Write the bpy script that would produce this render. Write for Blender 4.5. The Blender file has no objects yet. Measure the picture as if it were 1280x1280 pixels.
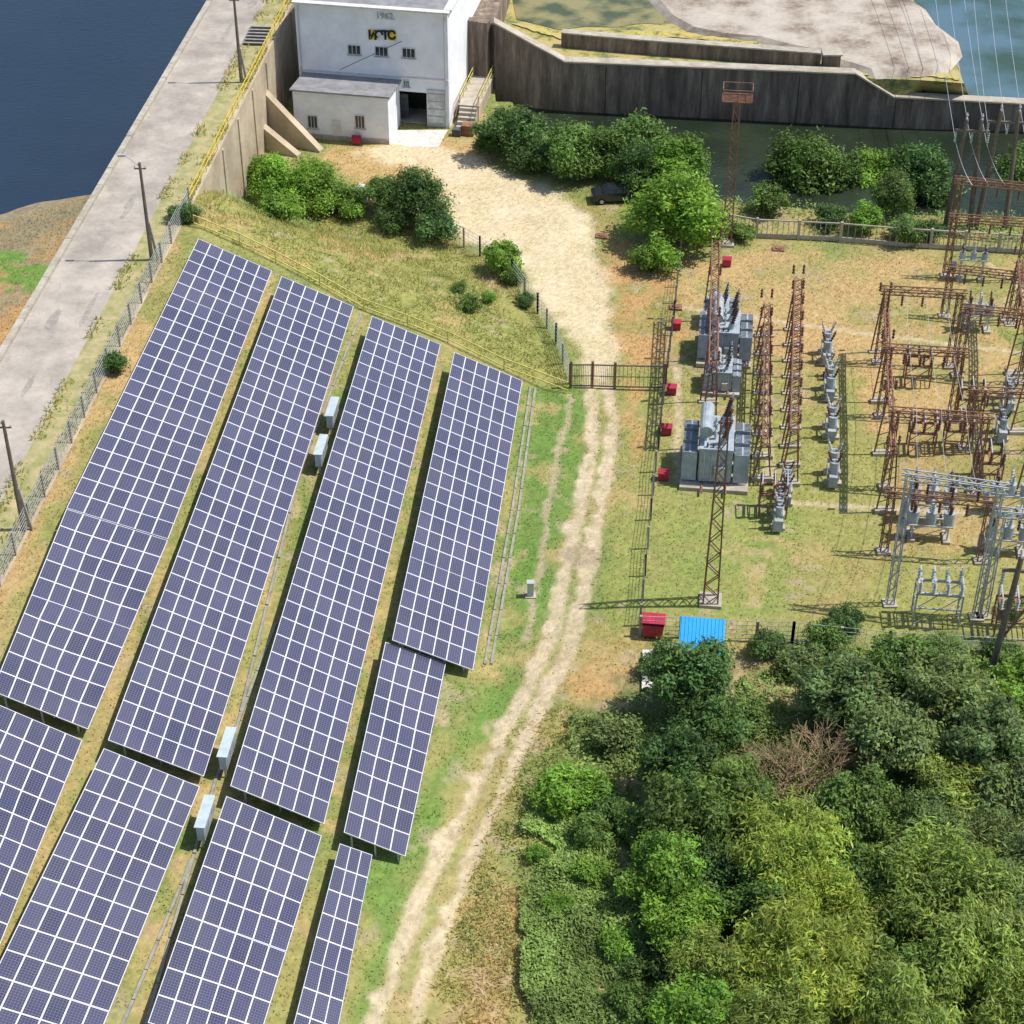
import bpy, math, random
import numpy as np
from mathutils import Vector
random.seed(3); rng=np.random.default_rng(5)
TH=math.radians(37); F=2375.; H=80.
cT,sT=math.cos(TH),math.sin(TH)
def ray(x,y):
    u=(x-640)/F; v=(y-640)/F
    return np.array([u,cT-v*sT,-sT-v*cT])
def PZ(x,y,z=0.):
    d=ray(x,y); t=(H-z)/-d[2]
    return np.array([d[0]*t,d[1]*t,z])
def zfor(Y,y):
    d=ray(640,y); return H+Y*d[2]/d[1]
sm=lambda a:(lambda q:q*q*(3-2*q))(np.clip(a,0,1))
# ------------------------------------------------ value noise
_N=rng.random((256,256))
def vnoise(X,Y,sc):
    x=np.asarray(X)/sc+1000.3; y=np.asarray(Y)/sc+1000.7
    xi=np.floor(x).astype(int); yi=np.floor(y).astype(int)
    fx=x-xi; fy=y-yi; fx=fx*fx*(3-2*fx); fy=fy*fy*(3-2*fy)
    a=_N[xi%256,yi%256]; b=_N[(xi+1)%256,yi%256]; c=_N[xi%256,(yi+1)%256]; d=_N[(xi+1)%256,(yi+1)%256]
    return (a*(1-fx)+b*fx)*(1-fy)+(c*(1-fx)+d*fx)*fy
# ------------------------------------------------ terrain
ZR=8.0
R0=PZ(367,0,ZR)[:2]; R1=PZ(0,735,ZR)[:2]
dR=(R0-R1)/np.linalg.norm(R0-R1); nR=np.array([dR[1],-dR[0]])
W=-float((PZ(112,250,ZR)[:2]-R1)@nR)
Q0=PZ(243,250,ZR)[:2]; Q1=PZ(712,488,0)[:2]
dQ=(Q1-Q0)/np.linalg.norm(Q1-Q0); nQ=np.array([-dQ[1],dQ[0]])
ZW=6.5
S0=PZ(0,272,ZW)[:2]; S1=PZ(100,243,ZW)[:2]
dS=(S1-S0)/np.linalg.norm(S1-S0); nS=np.array([dS[1],-dS[0]])
bank=np.array([PZ(*p,0)[:2] for p in [(640,128),(665,165),(760,205),(900,252),(1060,268),(1280,272),(1500,285)]])
def hgt(X,Y):
    X=np.asarray(X,float);Y=np.asarray(Y,float)
    d=(X-R1[0])*nR[0]+(Y-R1[1])*nR[1]
    e=(X-Q0[0])*nQ[0]+(Y-Q0[1])*nQ[1]
    q=np.clip((d-1.5)/28,0,1); hs=7.85*(1-q)
    hr=hs*(1-sm(e/15.))
    hr=hr+0.25*(vnoise(X,Y,5)-.5)*np.clip(d/4,0,1)
    yb=np.interp(X,bank[:,0],bank[:,1]); 
    dr=sm((Y-yb)/3.0)*(X>bank[0,0]-1.5)
    hr=hr*(1-dr)-4.0*dr
    g=(X-S0[0])*nS[0]+(Y-S0[1])*nS[1]
    hl=np.clip(ZW+0.16*g+0.5*(vnoise(X,Y,3)-.5),2.5,7.8)
    return np.where(d<-W/2,hl,np.where(d<0,np.minimum(hr,7.8),hr))
_t=np.arange(85,330,.4)
def hit(x,y,off=0.):
    d=ray(x,y); X=d[0]*_t;Y=d[1]*_t;Z=H+d[2]*_t
    g=Z-hgt(X,Y)-off
    i=int(np.argmax(g<0)); 
    a=g[i-1]/(g[i-1]-g[i]) if i>0 else 0
    t=_t[i-1]+a*.4
    return np.array([d[0]*t,d[1]*t,H+d[2]*t])
def roadpt(s,d,z): 
    p=R1+dR*s+nR*d; return np.array([p[0],p[1],z])
# ------------------------------------------------ materials
def newmat(name):
    m=bpy.data.materials.new(name); m.use_nodes=True
    nt=m.node_tree; b=nt.nodes['Principled BSDF']; return m,nt,b
def nd(nt,t,**k):
    n=nt.nodes.new(t)
    for a,v in k.items(): setattr(n,a,v)
    return n
def simple(name,col,rough=.8,var=.25,scale=2.,metal=0.,bump=.0,col2=None,spec=.3,detail=6,coords='Object',bscale=None):
    m,nt,b=newmat(name)
    tc=nd(nt,'ShaderNodeTexCoord'); no=nd(nt,'ShaderNodeTexNoise'); no.inputs['Scale'].default_value=scale; no.inputs['Detail'].default_value=detail
    no.inputs['Roughness'].default_value=.7
    nt.links.new(tc.outputs[coords],no.inputs['Vector'])
    cr=nd(nt,'ShaderNodeValToRGB'); cr.color_ramp.elements[0].position=.35; cr.color_ramp.elements[1].position=.65
    c2=col2 if col2 else tuple(max(0,c*(1-var)) for c in col)
    c1=col if col2 else tuple(min(1,c*(1+var*.5)) for c in col)
    cr.color_ramp.elements[0].color=(*c2,1); cr.color_ramp.elements[1].color=(*c1,1)
    nt.links.new(no.outputs['Fac'],cr.inputs['Fac']); nt.links.new(cr.outputs['Color'],b.inputs['Base Color'])
    b.inputs['Roughness'].default_value=rough; b.inputs['Metallic'].default_value=metal
    b.inputs['Specular IOR Level'].default_value=spec
    if bump>0:
        n2=nd(nt,'ShaderNodeTexNoise'); n2.inputs['Scale'].default_value=bscale or scale*3; n2.inputs['Detail'].default_value=5
        nt.links.new(tc.outputs[coords],n2.inputs['Vector'])
        bp=nd(nt,'ShaderNodeBump'); bp.inputs['Strength'].default_value=bump; bp.inputs['Distance'].default_value=.1
        nt.links.new(n2.outputs['Fac'],bp.inputs['Height']); nt.links.new(bp.outputs['Normal'],b.inputs['Normal'])
    return m
M={}
M['rust']=simple('rusty_steel',(.31,.16,.10),.8,.5,1.5,col2=(.18,.09,.06))
M['steel']=simple('galvanised_steel',(.5,.52,.52),.5,.3,2,metal=.3)
M['grey']=simple('transformer_paint',(.42,.48,.52),.5,.35,1.3,col2=(.26,.30,.33))
M['dgrey']=simple('dark_metal',(.09,.10,.11),.5,.3,2)
M['porc']=simple('porcelain_brown',(.13,.045,.03),.25,.3,3,spec=.6)
M['porcw']=simple('porcelain_light',(.5,.5,.48),.3,.2,3,spec=.6)
M['conc']=simple('concrete_light',(.50,.46,.38),.9,.3,.9,bump=.3,col2=(.33,.29,.23))
M['concw']=simple('concrete_pale',(.66,.64,.6),.9,.2,1.2,bump=.2)
M['red']=simple('red_paint',(.45,.03,.06),.5,.3,2)
M['blue']=simple('blue_roof_sheet',(.03,.34,.72),.5,.12,1)
M['yel']=simple('yellow_paint',(.75,.55,.05),.6,.3,2)
M['yelw']=simple('yellow_faded',(.62,.53,.14),.7,.3,2)
M['wood']=simple('weathered_pole',(.17,.14,.11),.9,.3,3)
M['cpole']=simple('concrete_pole',(.36,.33,.29),.9,.3,3)
M['white']=simple('white_plaster',(.88,.89,.92),.85,.0,.45,bump=.1,col2=(.72,.74,.77))
M['whites']=simple('white_plaster_side',(.88,.88,.9),.85,.08,.5)
M['roof']=simple('bitumen_roof',(.27,.27,.28),.9,.3,.8)
M['glass']=simple('dark_window_glass',(.03,.035,.045),.15,.2,1,spec=.8)
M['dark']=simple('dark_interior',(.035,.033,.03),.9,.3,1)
M['bark']=simple('tree_bark',(.12,.09,.06),.9,.4,3)
M['twig']=simple('dry_twigs',(.34,.25,.14),.9,.4,3)
M['rail']=simple('gutter_concrete',(.34,.33,.28),.9,.3,2)
M['black']=simple('black_paint',(.02,.02,.02),.6,.2,2)
M['carp']=simple('car_paint',(.02,.022,.03),.2,.1,2,spec=.7)
M['tyre']=simple('tyre_rubber',(.02,.02,.02),.9,.2,2)
M['alu']=simple('aluminium_frame',(.55,.56,.58),.45,.1,2,metal=.4)
M['inv']=simple('inverter_cabinet_paint',(.47,.55,.58),.5,.15,2)

def leafmat(name,tr_=.35):
    m,nt,b=newmat(name)
    at=nd(nt,'ShaderNodeAttribute',attribute_name='Col'); oi=nd(nt,'ShaderNodeObjectInfo')
    mx=nd(nt,'ShaderNodeMix',data_type='RGBA',blend_type='MULTIPLY'); mx.inputs[0].default_value=1
    nt.links.new(at.outputs['Color'],mx.inputs[6]); nt.links.new(oi.outputs['Color'],mx.inputs[7])
    nt.links.new(mx.outputs[2],b.inputs['Base Color']); b.inputs['Roughness'].default_value=.5; b.inputs['Specular IOR Level'].default_value=.3
    tr=nd(nt,'ShaderNodeBsdfTranslucent'); nt.links.new(mx.outputs[2],tr.inputs['Color'])
    ms=nd(nt,'ShaderNodeMixShader'); ms.inputs[0].default_value=tr_
    out=nt.nodes['Material Output']
    nt.links.new(b.outputs[0],ms.inputs[1]); nt.links.new(tr.outputs[0],ms.inputs[2]); nt.links.new(ms.outputs[0],out.inputs['Surface'])
    return m
M['leaf']=leafmat('foliage',.38)
M['grassb']=leafmat('grass_blades',.5)

# ------------------------------------------------ mesh builder
class MB:
    def __init__(s,o=(0,0,0),yaw=0.):
        s.v=[];s.f=[];s.mi=[];s.mats=[];s.o=np.array(o,float);s.c=math.cos(yaw);s.s=math.sin(yaw)
    def frame(s,o,yaw=0.): s.o=np.array(o,float);s.c=math.cos(yaw);s.s=math.sin(yaw)
    def T(s,p):
        return (s.o[0]+p[0]*s.c+p[1]*s.s, s.o[1]-p[0]*s.s+p[1]*s.c, s.o[2]+p[2])
    def m(s,k):
        if k not in s.mats: s.mats.append(k)
        return s.mats.index(k)
    def add(s,vs,fs,k):
        n=len(s.v); s.v+= [s.T(p) for p in vs]; i=s.m(k)
        for f in fs: s.f.append(tuple(n+a for a in f)); s.mi.append(i)
    def box(s,c,sz,k):
        x,y,z=[a/2 for a in sz]; vs=[(c[0]+a*x,c[1]+b*y,c[2]+d*z) for d in(-1,1) for b in(-1,1) for a in(-1,1)]
        s.add(vs,[(0,2,3,1),(4,5,7,6),(0,1,5,4),(1,3,7,5),(3,2,6,7),(2,0,4,6)],k)
    def beam(s,p0,p1,w,k,h=None):
        h=h or w; a=np.array(p0,float);b=np.array(p1,float);d=b-a;L=np.linalg.norm(d)
        if L<1e-6:return
        d/=L; up=np.array([0,0,1.]) if abs(d[2])<.95 else np.array([1.,0,0])
        x=np.cross(d,up);x/=np.linalg.norm(x);y=np.cross(x,d)
        vs=[q+x*w/2*i+y*h/2*j for q in(a,b) for i,j in((-1,-1),(1,-1),(1,1),(-1,1))]
        s.add(vs,[(0,1,2,3),(7,6,5,4),(0,4,5,1),(1,5,6,2),(2,6,7,3),(3,7,4,0)],k)
    def cyl(s,p0,p1,r0,r1,k,n=8):
        a=np.array(p0,float);b=np.array(p1,float);d=b-a;L=np.linalg.norm(d);d/=L
        up=np.array([0,0,1.]) if abs(d[2])<.95 else np.array([1.,0,0])
        x=np.cross(d,up);x/=np.linalg.norm(x);y=np.cross(x,d)
        vs=[];
        for q,r in((a,r0),(b,r1)):
            for i in range(n):
                t=2*math.pi*i/n; vs.append(q+x*r*math.cos(t)+y*r*math.sin(t))
        fs=[(i,(i+1)%n,n+(i+1)%n,n+i) for i in range(n)]+[tuple(range(n-1,-1,-1)),tuple(range(n,2*n))]
        s.add(vs,fs,k)
    def prism(s,pts,z0,z1,k,ksc=None):
        n=len(pts); vs=[(p[0],p[1],z0) for p in (ksc or pts)]+[(p[0],p[1],z1) for p in pts]
        s.add(vs,[tuple(range(n-1,-1,-1)),tuple(range(n,2*n))]+[(i,(i+1)%n,n+(i+1)%n,n+i) for i in range(n)],k)
    def ins(s,p0,p1,r,k='porc',n=None):
        a=np.array(p0,float);b=np.array(p1,float);L=np.linalg.norm(b-a);n=n or max(2,int(L/.2))
        s.cyl(a,b,r*.5,r*.45,k,6)
        for i in range(n):
            q=a+(b-a)*(i+.3)/n; q2=a+(b-a)*(i+.75)/n; s.cyl(q,q2,r,r*.6,k,8)
    def lattice(s,p0,p1,w,k,m=.07,w1=None,br=.045,step=None):
        a=np.array(p0,float);b=np.array(p1,float);d=b-a;L=np.linalg.norm(d);d/=L;w1=w1 or w
        up=np.array([0,0,1.]) if abs(d[2])<.8 else np.array([0,1.,0])
        x=np.cross(d,up);x/=np.linalg.norm(x);y=np.cross(x,d)
        cs=[(-1,-1),(1,-1),(1,1),(-1,1)]
        P=lambda t,i:a+d*L*t+(x*cs[i][0]+y*cs[i][1])*(w+(w1-w)*t)/2
        for i in range(4): s.beam(P(0,i),P(1,i),m,k)
        n=max(2,int(L/(step or w*1.3)))
        for j in range(n):
            for i in range(4):
                i2=(i+1)%4
                if (j+i)%2: s.beam(P(j/n,i),P((j+1)/n,i2),br,k)
                else: s.beam(P(j/n,i2),P((j+1)/n,i),br,k)
    def obj(s,name,parent=None,smooth=False):
        me=bpy.data.meshes.new(name); me.from_pydata([tuple(map(float,p)) for p in s.v],[],s.f)
        for k in s.mats: me.materials.append(M[k])
        me.polygons.foreach_set('material_index',s.mi)
        if smooth: me.polygons.foreach_set('use_smooth',[True]*len(s.f))
        me.update(); o=bpy.data.objects.new(name,me); bpy.context.collection.objects.link(o)
        if parent: o.parent=parent
        return o
def empty(name):
    o=bpy.data.objects.new(name,None); bpy.context.collection.objects.link(o); return o
def npmesh(name,V,Fc,mats,cols=None,mi=None):
    me=bpy.data.meshes.new(name); nv=len(V); k=Fc.shape[1]; nf=len(Fc)
    me.vertices.add(nv); me.vertices.foreach_set('co',V.astype(np.float32).ravel())
    me.loops.add(nf*k); me.loops.foreach_set('vertex_index',Fc.astype(np.int32).ravel())
    me.polygons.add(nf); me.polygons.foreach_set('loop_start',np.arange(0,nf*k,k,dtype=np.int32)); me.polygons.foreach_set('loop_total',np.full(nf,k,dtype=np.int32))
    for m in mats: me.materials.append(m)
    if mi is not None: me.polygons.foreach_set('material_index',mi.astype(np.int32))
    me.update(calc_edges=True)
    if cols is not None:
        a=me.color_attributes.new('Col','FLOAT_COLOR','POINT'); c=np.ones((nv,4),np.float32); c[:,:3]=cols; a.data.foreach_set('color',c.ravel())
    return me
def inpoly(X,Y,poly):
    r=np.zeros(X.shape,bool); n=len(poly)
    for i in range(n):
        x1,y1=poly[i][:2]; x2,y2=poly[(i+1)%n][:2]
        c=((y1>Y)!=(y2>Y))&(X<(x2-x1)*(Y-y1)/((y2-y1)+1e-9)+x1); r^=c
    return r
def dpoly(X,Y,pl):
    best=np.full(X.shape,1e9)
    for a,b in zip(pl[:-1],pl[1:]):
        ax,ay=a[:2];bx,by=b[:2];dx,dy=bx-ax,by-ay
        t=np.clip(((X-ax)*dx+(Y-ay)*dy)/(dx*dx+dy*dy),0,1)
        best=np.minimum(best,np.hypot(X-ax-t*dx,Y-ay-t*dy))
    return best
hp=lambda pts:[hit(*p)[:2] for p in pts]

# ------------------------------------------------ ground
def axis(lo,hi,st,far):
    core=np.arange(lo,hi+1e-6,st); ext=[];s=st;v=hi
    while v<far: s*=1.35; v+=s; ext.append(v)
    ext2=[];s=st;v=lo
    while v>-far: s*=1.35; v-=s; ext2.append(v)
    return np.array(ext2[::-1]+list(core)+ext)
ax=axis(-58,62,.22,4000); ay=axis(55,205,.28,4000)
GX,GY=np.meshgrid(ax,ay,indexing='ij'); GZ=hgt(GX,GY)
lush=np.array([.145,.24,.055]);green=np.array([.19,.235,.07]);yg=np.array([.31,.285,.105]);dry=np.array([.46,.325,.15]);orange=np.array([.46,.285,.125]);sand=np.array([.66,.54,.36]);track=np.array([.54,.44,.30]);bare=np.array([.38,.30,.20]);forest=np.array([.13,.16,.06])
zones=[
 ([(250,262),(300,258),(450,275),(560,300),(640,350),(705,445),(710,480),(560,420),(450,380),(345,320),(245,278)],np.array([.26,.27,.085]),1.),
 ([(400,180),(600,165),(600,205),(560,260),(540,300),(450,250)],dry,1.),
 ([(690,235),(790,300),(850,330),(832,450),(772,462),(766,370),(735,300)],orange,.95),
 ([(765,470),(832,470),(826,560),(800,700),(795,790),(742,770),(765,640)],yg*np.array([.85,1.,.8]),.9),
 ([(768,480),(800,480),(795,560),(772,620)],orange,.8),
 ([(745,780),(815,800),(800,860),(700,885),(680,870)],orange,.95),
 ([(850,325),(1280,320),(1280,560),(1140,560),(1050,470),(848,420)],dry,.95),
 ([(845,460),(1060,450),(1110,600),(1280,620),(1280,800),(805,785)],np.array([.28,.285,.09]),1.),
 ([(1100,560),(1280,560),(1280,700),(1120,680)],dry*.9,.75),
 ([(930,700),(1100,690),(1090,800),(940,790)],dry*.9,.5),
 ([(840,600),(1000,640),(980,780),(810,770)],np.array([.22,.28,.075]),.75),
 ([(800,830),(1280,800),(1400,1280),(800,1290),(790,1060),(700,1010),(690,930)],forest,1.),
 ([(640,1000),(700,900),(790,1000),(800,1280),(560,1280),(600,1120)],green,1.),
 ([(600,1060),(650,1000),(660,1280),(520,1280)],yg,1.),
 ([(630,1130),(690,1100),(690,1280),(590,1280)],dry*.85,.7),
 ([(655,480),(742,490),(733,600),(700,720),(640,870),(560,1010),(500,1180),(470,1290),(430,1290),(470,1080),(510,1070),(600,840)],lush,1.),
 ([(600,770),(650,785),(640,825),(600,835)],dry,.8),
 ([(240,290),(20,760),(-60,950),(-60,700),(215,285)],dry,.95),
 ([(545,300),(580,290),(610,300),(660,345),(700,400),(705,450),(640,350)],green,.6),
]
wx=GX+2.4*(vnoise(GX,GY,1.7)-.5)+3*(vnoise(GX,GY,5)-.5); wy=GY+2.8*(vnoise(GX+50,GY,1.7)-.5)+3*(vnoise(GX+70,GY,5)-.5)
n1=vnoise(GX,GY,7);n2=vnoise(GX+31,GY-9,2.2);n3=vnoise(GX-77,GY+13,.8);n4=vnoise(GX+211,GY+87,3.4)
mixv=sm((n1*.45+n2*.33+n3*.22-.33)/.34)[...,None]
C=yg*(1-mixv)+green*mixv
def blur(a,k=1):
    for _ in range(k):
        a=(np.roll(a,1,0)+np.roll(a,-1,0)+2*a)/4; a=(np.roll(a,1,1)+np.roll(a,-1,1)+2*a)/4
    return a
veg=np.ones(GX.shape)
for pl,col,st in zones:
    m=blur(inpoly(wx,wy,hp(pl)).astype(float),3)[...,None]*st
    alt=np.array([.21,.25,.075]) if col[0]>.32 else yg
    amt=.55*(1-mixv) if col[0]<.32 else .7*mixv**2
    cc=col*(1-amt)+alt*amt
    if col is lush: cc=col*(1-.45*(1-mixv))+green*.45*(1-mixv)
    if col is forest: cc=col*np.ones_like(cc)
    C=C*(1-m)+cc*m
# scattered burnt-dry patches everywhere
pd=(sm((n4*.6+n3*.4-.56)/.16)*.5)[...,None]; C=C*(1-pd)+dry*np.array([.95,.95,1.])*pd
pe=(sm((n2*.5+n3*.5-.68)/.1)*.5)[...,None]; C=C*(1-pe)+bare*pe
def lay(mask,col,v=0.):
    global C,veg
    m=mask[...,None]; C=C*(1-m)+col*m; veg=veg*(1-mask*(1-v))
sx=GX+1.2*(n3-.5)+1.2*(n2-.5); sx2=GX+.5*(n3-.5)+.35*(n2-.5)
msand=blur(inpoly(sx,GY+1.5*(n3-.5),hp([(540,180),(600,195),(650,222),(700,240),(742,268),(752,300),(738,318),(762,355),(768,450),(762,488),(728,488),(722,430),(690,395),(655,345),(610,312),(572,295),(560,260),(548,220),(430,190),(490,178)])).astype(float),3)
lay(msand*(.66+.34*n2),sand)
for a in ([(560,190),(620,240),(690,300),(735,380),(745,480)],[(600,215),(680,262),(742,330),(757,400),(762,480)]):
    q=sm((.35-dpoly(sx2,GY,hp(a)))/.5+.2)*.3; lay(q,np.array([.50,.40,.26]),1)
tl=hp([(738,485),(742,540),(735,600),(715,670),(704,715),(688,790),(660,860),(628,920),(594,985),(560,1050),(524,1130),(496,1200),(468,1285)])
trr=hp([(762,485),(765,540),(760,600),(744,660),(736,700),(724,760),(704,830),(676,885),(645,950),(611,1020),(581,1090),(560,1150),(536,1210),(508,1290)])
mid_=[(a+b)/2 for a,b in zip(tl,trr)]
dmid=dpoly(GX,GY,mid_)
lay(sm((1.7-dmid-.6*(n2-.5))/.9)*.6*(.4+.6*n2),dry*np.array([.85,.9,1.]),.6)
lay(sm((.4-dmid)/.3)*.5*(n2>.5),np.array([.25,.29,.09]))
tw=.42+.45*(n2-.5)+.3*(n1-.5)
mt=np.maximum(sm((tw-dpoly(sx2,GY,tl))/.35+.5),sm((tw-dpoly(sx2,GY,trr))/.35+.5))
lay(mt*(.6+.4*n3),track)
lay(sm((1.6-np.hypot(GX-hit(725,695)[0],(GY-hit(725,695)[1])))/.6)*.7,bare*.9)
lay(sm((.3-dpoly(sx2,GY,hp([(714,495),(700,560),(685,640),(672,720),(655,800)])))/.3+.3)*.75,bare*1.15)
for a in ([(347,345),(262,520),(120,925)],[(452,390),(370,590),(275,980)],[(556,432),(500,600),(418,1030)],[(115,910),(0,1190)],[(260,985),(190,1280)],[(100,760),(0,960)]):
    lay(sm((.9-dpoly(sx,GY,hp(a)))/.8)*.6*sm((n2-.3)/.3),dry,.6)
for a in ([(845,382),(1000,405),(1300,445)],[(960,420),(965,600)],[(985,628),(1300,645)],[(850,460),(850,600)],[(1240,330),(1300,380)]):
    lay(sm((.35-dpoly(GX+.3*n3,GY,hp(a)))/.3+.2)*.7,sand*.8)
for c,r in (((905,410),4.),((893,565),4.),((902,465),3.),((1160,640),3.),((1035,500),2)):
    q=hit(*c); lay(sm((r-np.hypot(GX-q[0],GY-q[1]))/2.)*.5*(.4+.6*n2),bare,.5)
dd=(GX-R1[0])*nR[0]+(GY-R1[1])*nR[1]
gg=(GX-S0[0])*nS[0]+(GY-S0[1])*nS[1]
ml=(dd<-W/2).astype(float); cs=(orange*.9)[None,None]*(1-mixv)+np.array([.26,.22,.13])*mixv
C=C*(1-ml[...,None])+cs*ml[...,None]
lay(ml*sm((1.6-gg)/1.2),np.array([.27,.22,.14]))
gp=sm((3.0-np.hypot(GX-PZ(10,340,7.8)[0],GY-PZ(10,340,7.8)[1])+4*(n3-.5)+3*(n2-.5))/1.6)*ml
C=C*(1-gp[...,None])+lush*gp[...,None]
C=C*(.84+.26*rng.random(GX.shape)[...,None]+.1*n3[...,None])
veg[(dd>-W)&(dd<0)]=0
ni,nj=GX.shape
idx=np.arange(ni*nj).reshape(ni,nj)
Fg=np.stack([idx[:-1,:-1],idx[1:,:-1],idx[1:,1:],idx[:-1,1:]],-1).reshape(-1,4)
gm,nt,b=newmat('ground_grass_and_soil')
at=nd(nt,'ShaderNodeAttribute',attribute_name='Col'); tc=nd(nt,'ShaderNodeTexCoord')
na=nd(nt,'ShaderNodeTexNoise'); na.inputs['Scale'].default_value=2.5; na.inputs['Detail'].default_value=10; na.inputs['Roughness'].default_value=.8
nt.links.new(tc.outputs['Object'],na.inputs['Vector'])
mr=nd(nt,'ShaderNodeMapRange'); mr.inputs[1].default_value=.3; mr.inputs[2].default_value=.7; mr.inputs[3].default_value=.66; mr.inputs[4].default_value=1.3
nt.links.new(na.outputs['Fac'],mr.inputs[0])
vm=nd(nt,'ShaderNodeVectorMath',operation='SCALE'); nt.links.new(at.outputs['Color'],vm.inputs[0]); nt.links.new(mr.outputs[0],vm.inputs['Scale'])
nt.links.new(vm.outputs[0],b.inputs['Base Color']); b.inputs['Roughness'].default_value=1; b.inputs['Specular IOR Level'].default_value=.05
nb=nd(nt,'ShaderNodeTexNoise'); nb.inputs['Scale'].default_value=6; nb.inputs['Detail'].default_value=8
nt.links.new(tc.outputs['Object'],nb.inputs['Vector'])
bp=nd(nt,'ShaderNodeBump'); bp.inputs['Strength'].default_value=.5; bp.inputs['Distance'].default_value=.1
nt.links.new(nb.outputs['Fac'],bp.inputs['Height']); nt.links.new(bp.outputs['Normal'],b.inputs['Normal'])
V=np.stack([GX,GY,GZ],-1).reshape(-1,3)
me=npmesh('ground',V,Fg,[gm],C.reshape(-1,3)); me.polygons.foreach_set('use_smooth',[True]*len(me.polygons))
bpy.context.collection.objects.link(bpy.data.objects.new('ground',me))
from_i=lambda x:np.clip(np.searchsorted(ax,x),0,ni-1); from_j=lambda y:np.clip(np.searchsorted(ay,y),0,nj-1)

# ------------------------------------------------ grass tufts
def grass(N,hmin,hmax,name,poly=None,boost=1.35):
    X=rng.uniform(-45,50,N);Y=rng.uniform(60,172,N)
    if poly is not None:
        q=hp(poly); lo=np.min(q,0);hi=np.max(q,0); X=rng.uniform(lo[0],hi[0],N);Y=rng.uniform(lo[1],hi[1],N)
        k=inpoly(X,Y,q);X=X[k];Y=Y[k]
    i=from_i(X);j=from_j(Y); k=(veg[i,j]>rng.random(len(X)))&(vnoise(X,Y,1.3)+.35*rng.random(len(X))>.45)
    X=X[k];Y=Y[k];c=C[i[k],j[k]]; Z=hgt(X,Y); ok=Z>-.6; X=X[ok];Y=Y[ok];Z=Z[ok];c=c[ok]
    n=len(X); a=rng.uniform(0,6.28,n); w=rng.uniform(.03,.075,n); h=rng.uniform(hmin,hmax,n); l=rng.uniform(-.9,.9,(n,2))*h[:,None]
    p0=np.stack([X-np.cos(a)*w,Y-np.sin(a)*w,Z-.02],-1);p1=np.stack([X+np.cos(a)*w,Y+np.sin(a)*w,Z-.02],-1);p2=np.stack([X+l[:,0],Y+l[:,1],Z+h],-1)
    V=np.stack([p0,p1,p2],1).reshape(-1,3)
    cc=np.repeat(np.clip(c*rng.uniform(.8,1.5,(n,1))*boost,0,.85),3,0)
    me=npmesh(name,V,np.arange(3*n).reshape(-1,3),[M['grassb']],cc)
    bpy.context.collection.objects.link(bpy.data.objects.new(name,me))
grass(220000,.05,.18,'grass')
grass(20000,.2,.5,'tall_grass',[(245,255),(300,250),(450,275),(560,300),(640,350),(705,445),(712,490),(560,425),(450,385),(345,325),(235,285)],1.5)
grass(16000,.15,.4,'tall_grass',[(640,900),(720,880),(800,1000),(820,1280),(530,1280)],1.6)

# ------------------------------------------------ water
def watermat(name,col,rough,bs,bstr,col2=None,nscale=.05,spec=.5):
    m,nt,b=newmat(name); tc=nd(nt,'ShaderNodeTexCoord')
    n0=nd(nt,'ShaderNodeTexNoise'); n0.inputs['Scale'].default_value=nscale; n0.inputs['Detail'].default_value=8
    nt.links.new(tc.outputs['Object'],n0.inputs['Vector'])
    cr=nd(nt,'ShaderNodeValToRGB'); cr.color_ramp.elements[0].position=.4;cr.color_ramp.elements[1].position=.6
    cr.color_ramp.elements[0].color=(*col,1);cr.color_ramp.elements[1].color=(*(col2 or col),1)
    nt.links.new(n0.outputs['Fac'],cr.inputs['Fac']); nt.links.new(cr.outputs['Color'],b.inputs['Base Color'])
    b.inputs['Roughness'].default_value=rough; b.inputs['IOR'].default_value=1.33; b.inputs['Specular IOR Level'].default_value=spec
    n1=nd(nt,'ShaderNodeTexNoise'); n1.inputs['Scale'].default_value=bs; n1.inputs['Detail'].default_value=4
    mp=nd(nt,'ShaderNodeMapping'); mp.inputs['Scale'].default_value=(1,1.8,1)
    nt.links.new(tc.outputs['Object'],mp.inputs[0]);nt.links.new(mp.outputs[0],n1.inputs['Vector'])
    bp=nd(nt,'ShaderNodeBump'); bp.inputs['Strength'].default_value=bstr; bp.inputs['Distance'].default_value=.1
    nt.links.new(n1.outputs['Fac'],bp.inputs['Height']); nt.links.new(bp.outputs['Normal'],b.inputs['Normal'])
    return m
def sheet(name,pts,mat,z=None):
    me=bpy.data.meshes.new(name); me.from_pydata([(float(p[0]),float(p[1]),float(z if z is not None else p[2])) for p in pts],[],[tuple(range(len(pts)))])
    me.materials.append(mat); me.update(); o=bpy.data.objects.new(name,me); bpy.context.collection.objects.link(o); return o
wlake=watermat('reservoir_water',(.018,.033,.055),.12,1.5,.25,(.022,.04,.065))
wriv=watermat('river_water',(.018,.026,.016),.06,1.6,.9,(.03,.042,.025),.15,.5)
wpool=watermat('pool_water',(.09,.16,.20),.1,1.5,.3,(.04,.08,.05),.12)
a=roadpt(-60,-W+.3,0);c_=roadpt(900,-W+.3,0)
sheet('reservoir_water',[a,c_,(-3000,c_[1]+500,0),(-3000,a[1],0)][::-1],wlake,ZW)
xl=PZ(600,130,-1.5)[0]
sheet('river_water',[(xl,120,0),(2500,120,0),(2500,1800,0),(xl,1800,0)],wriv,-1.5)

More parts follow.
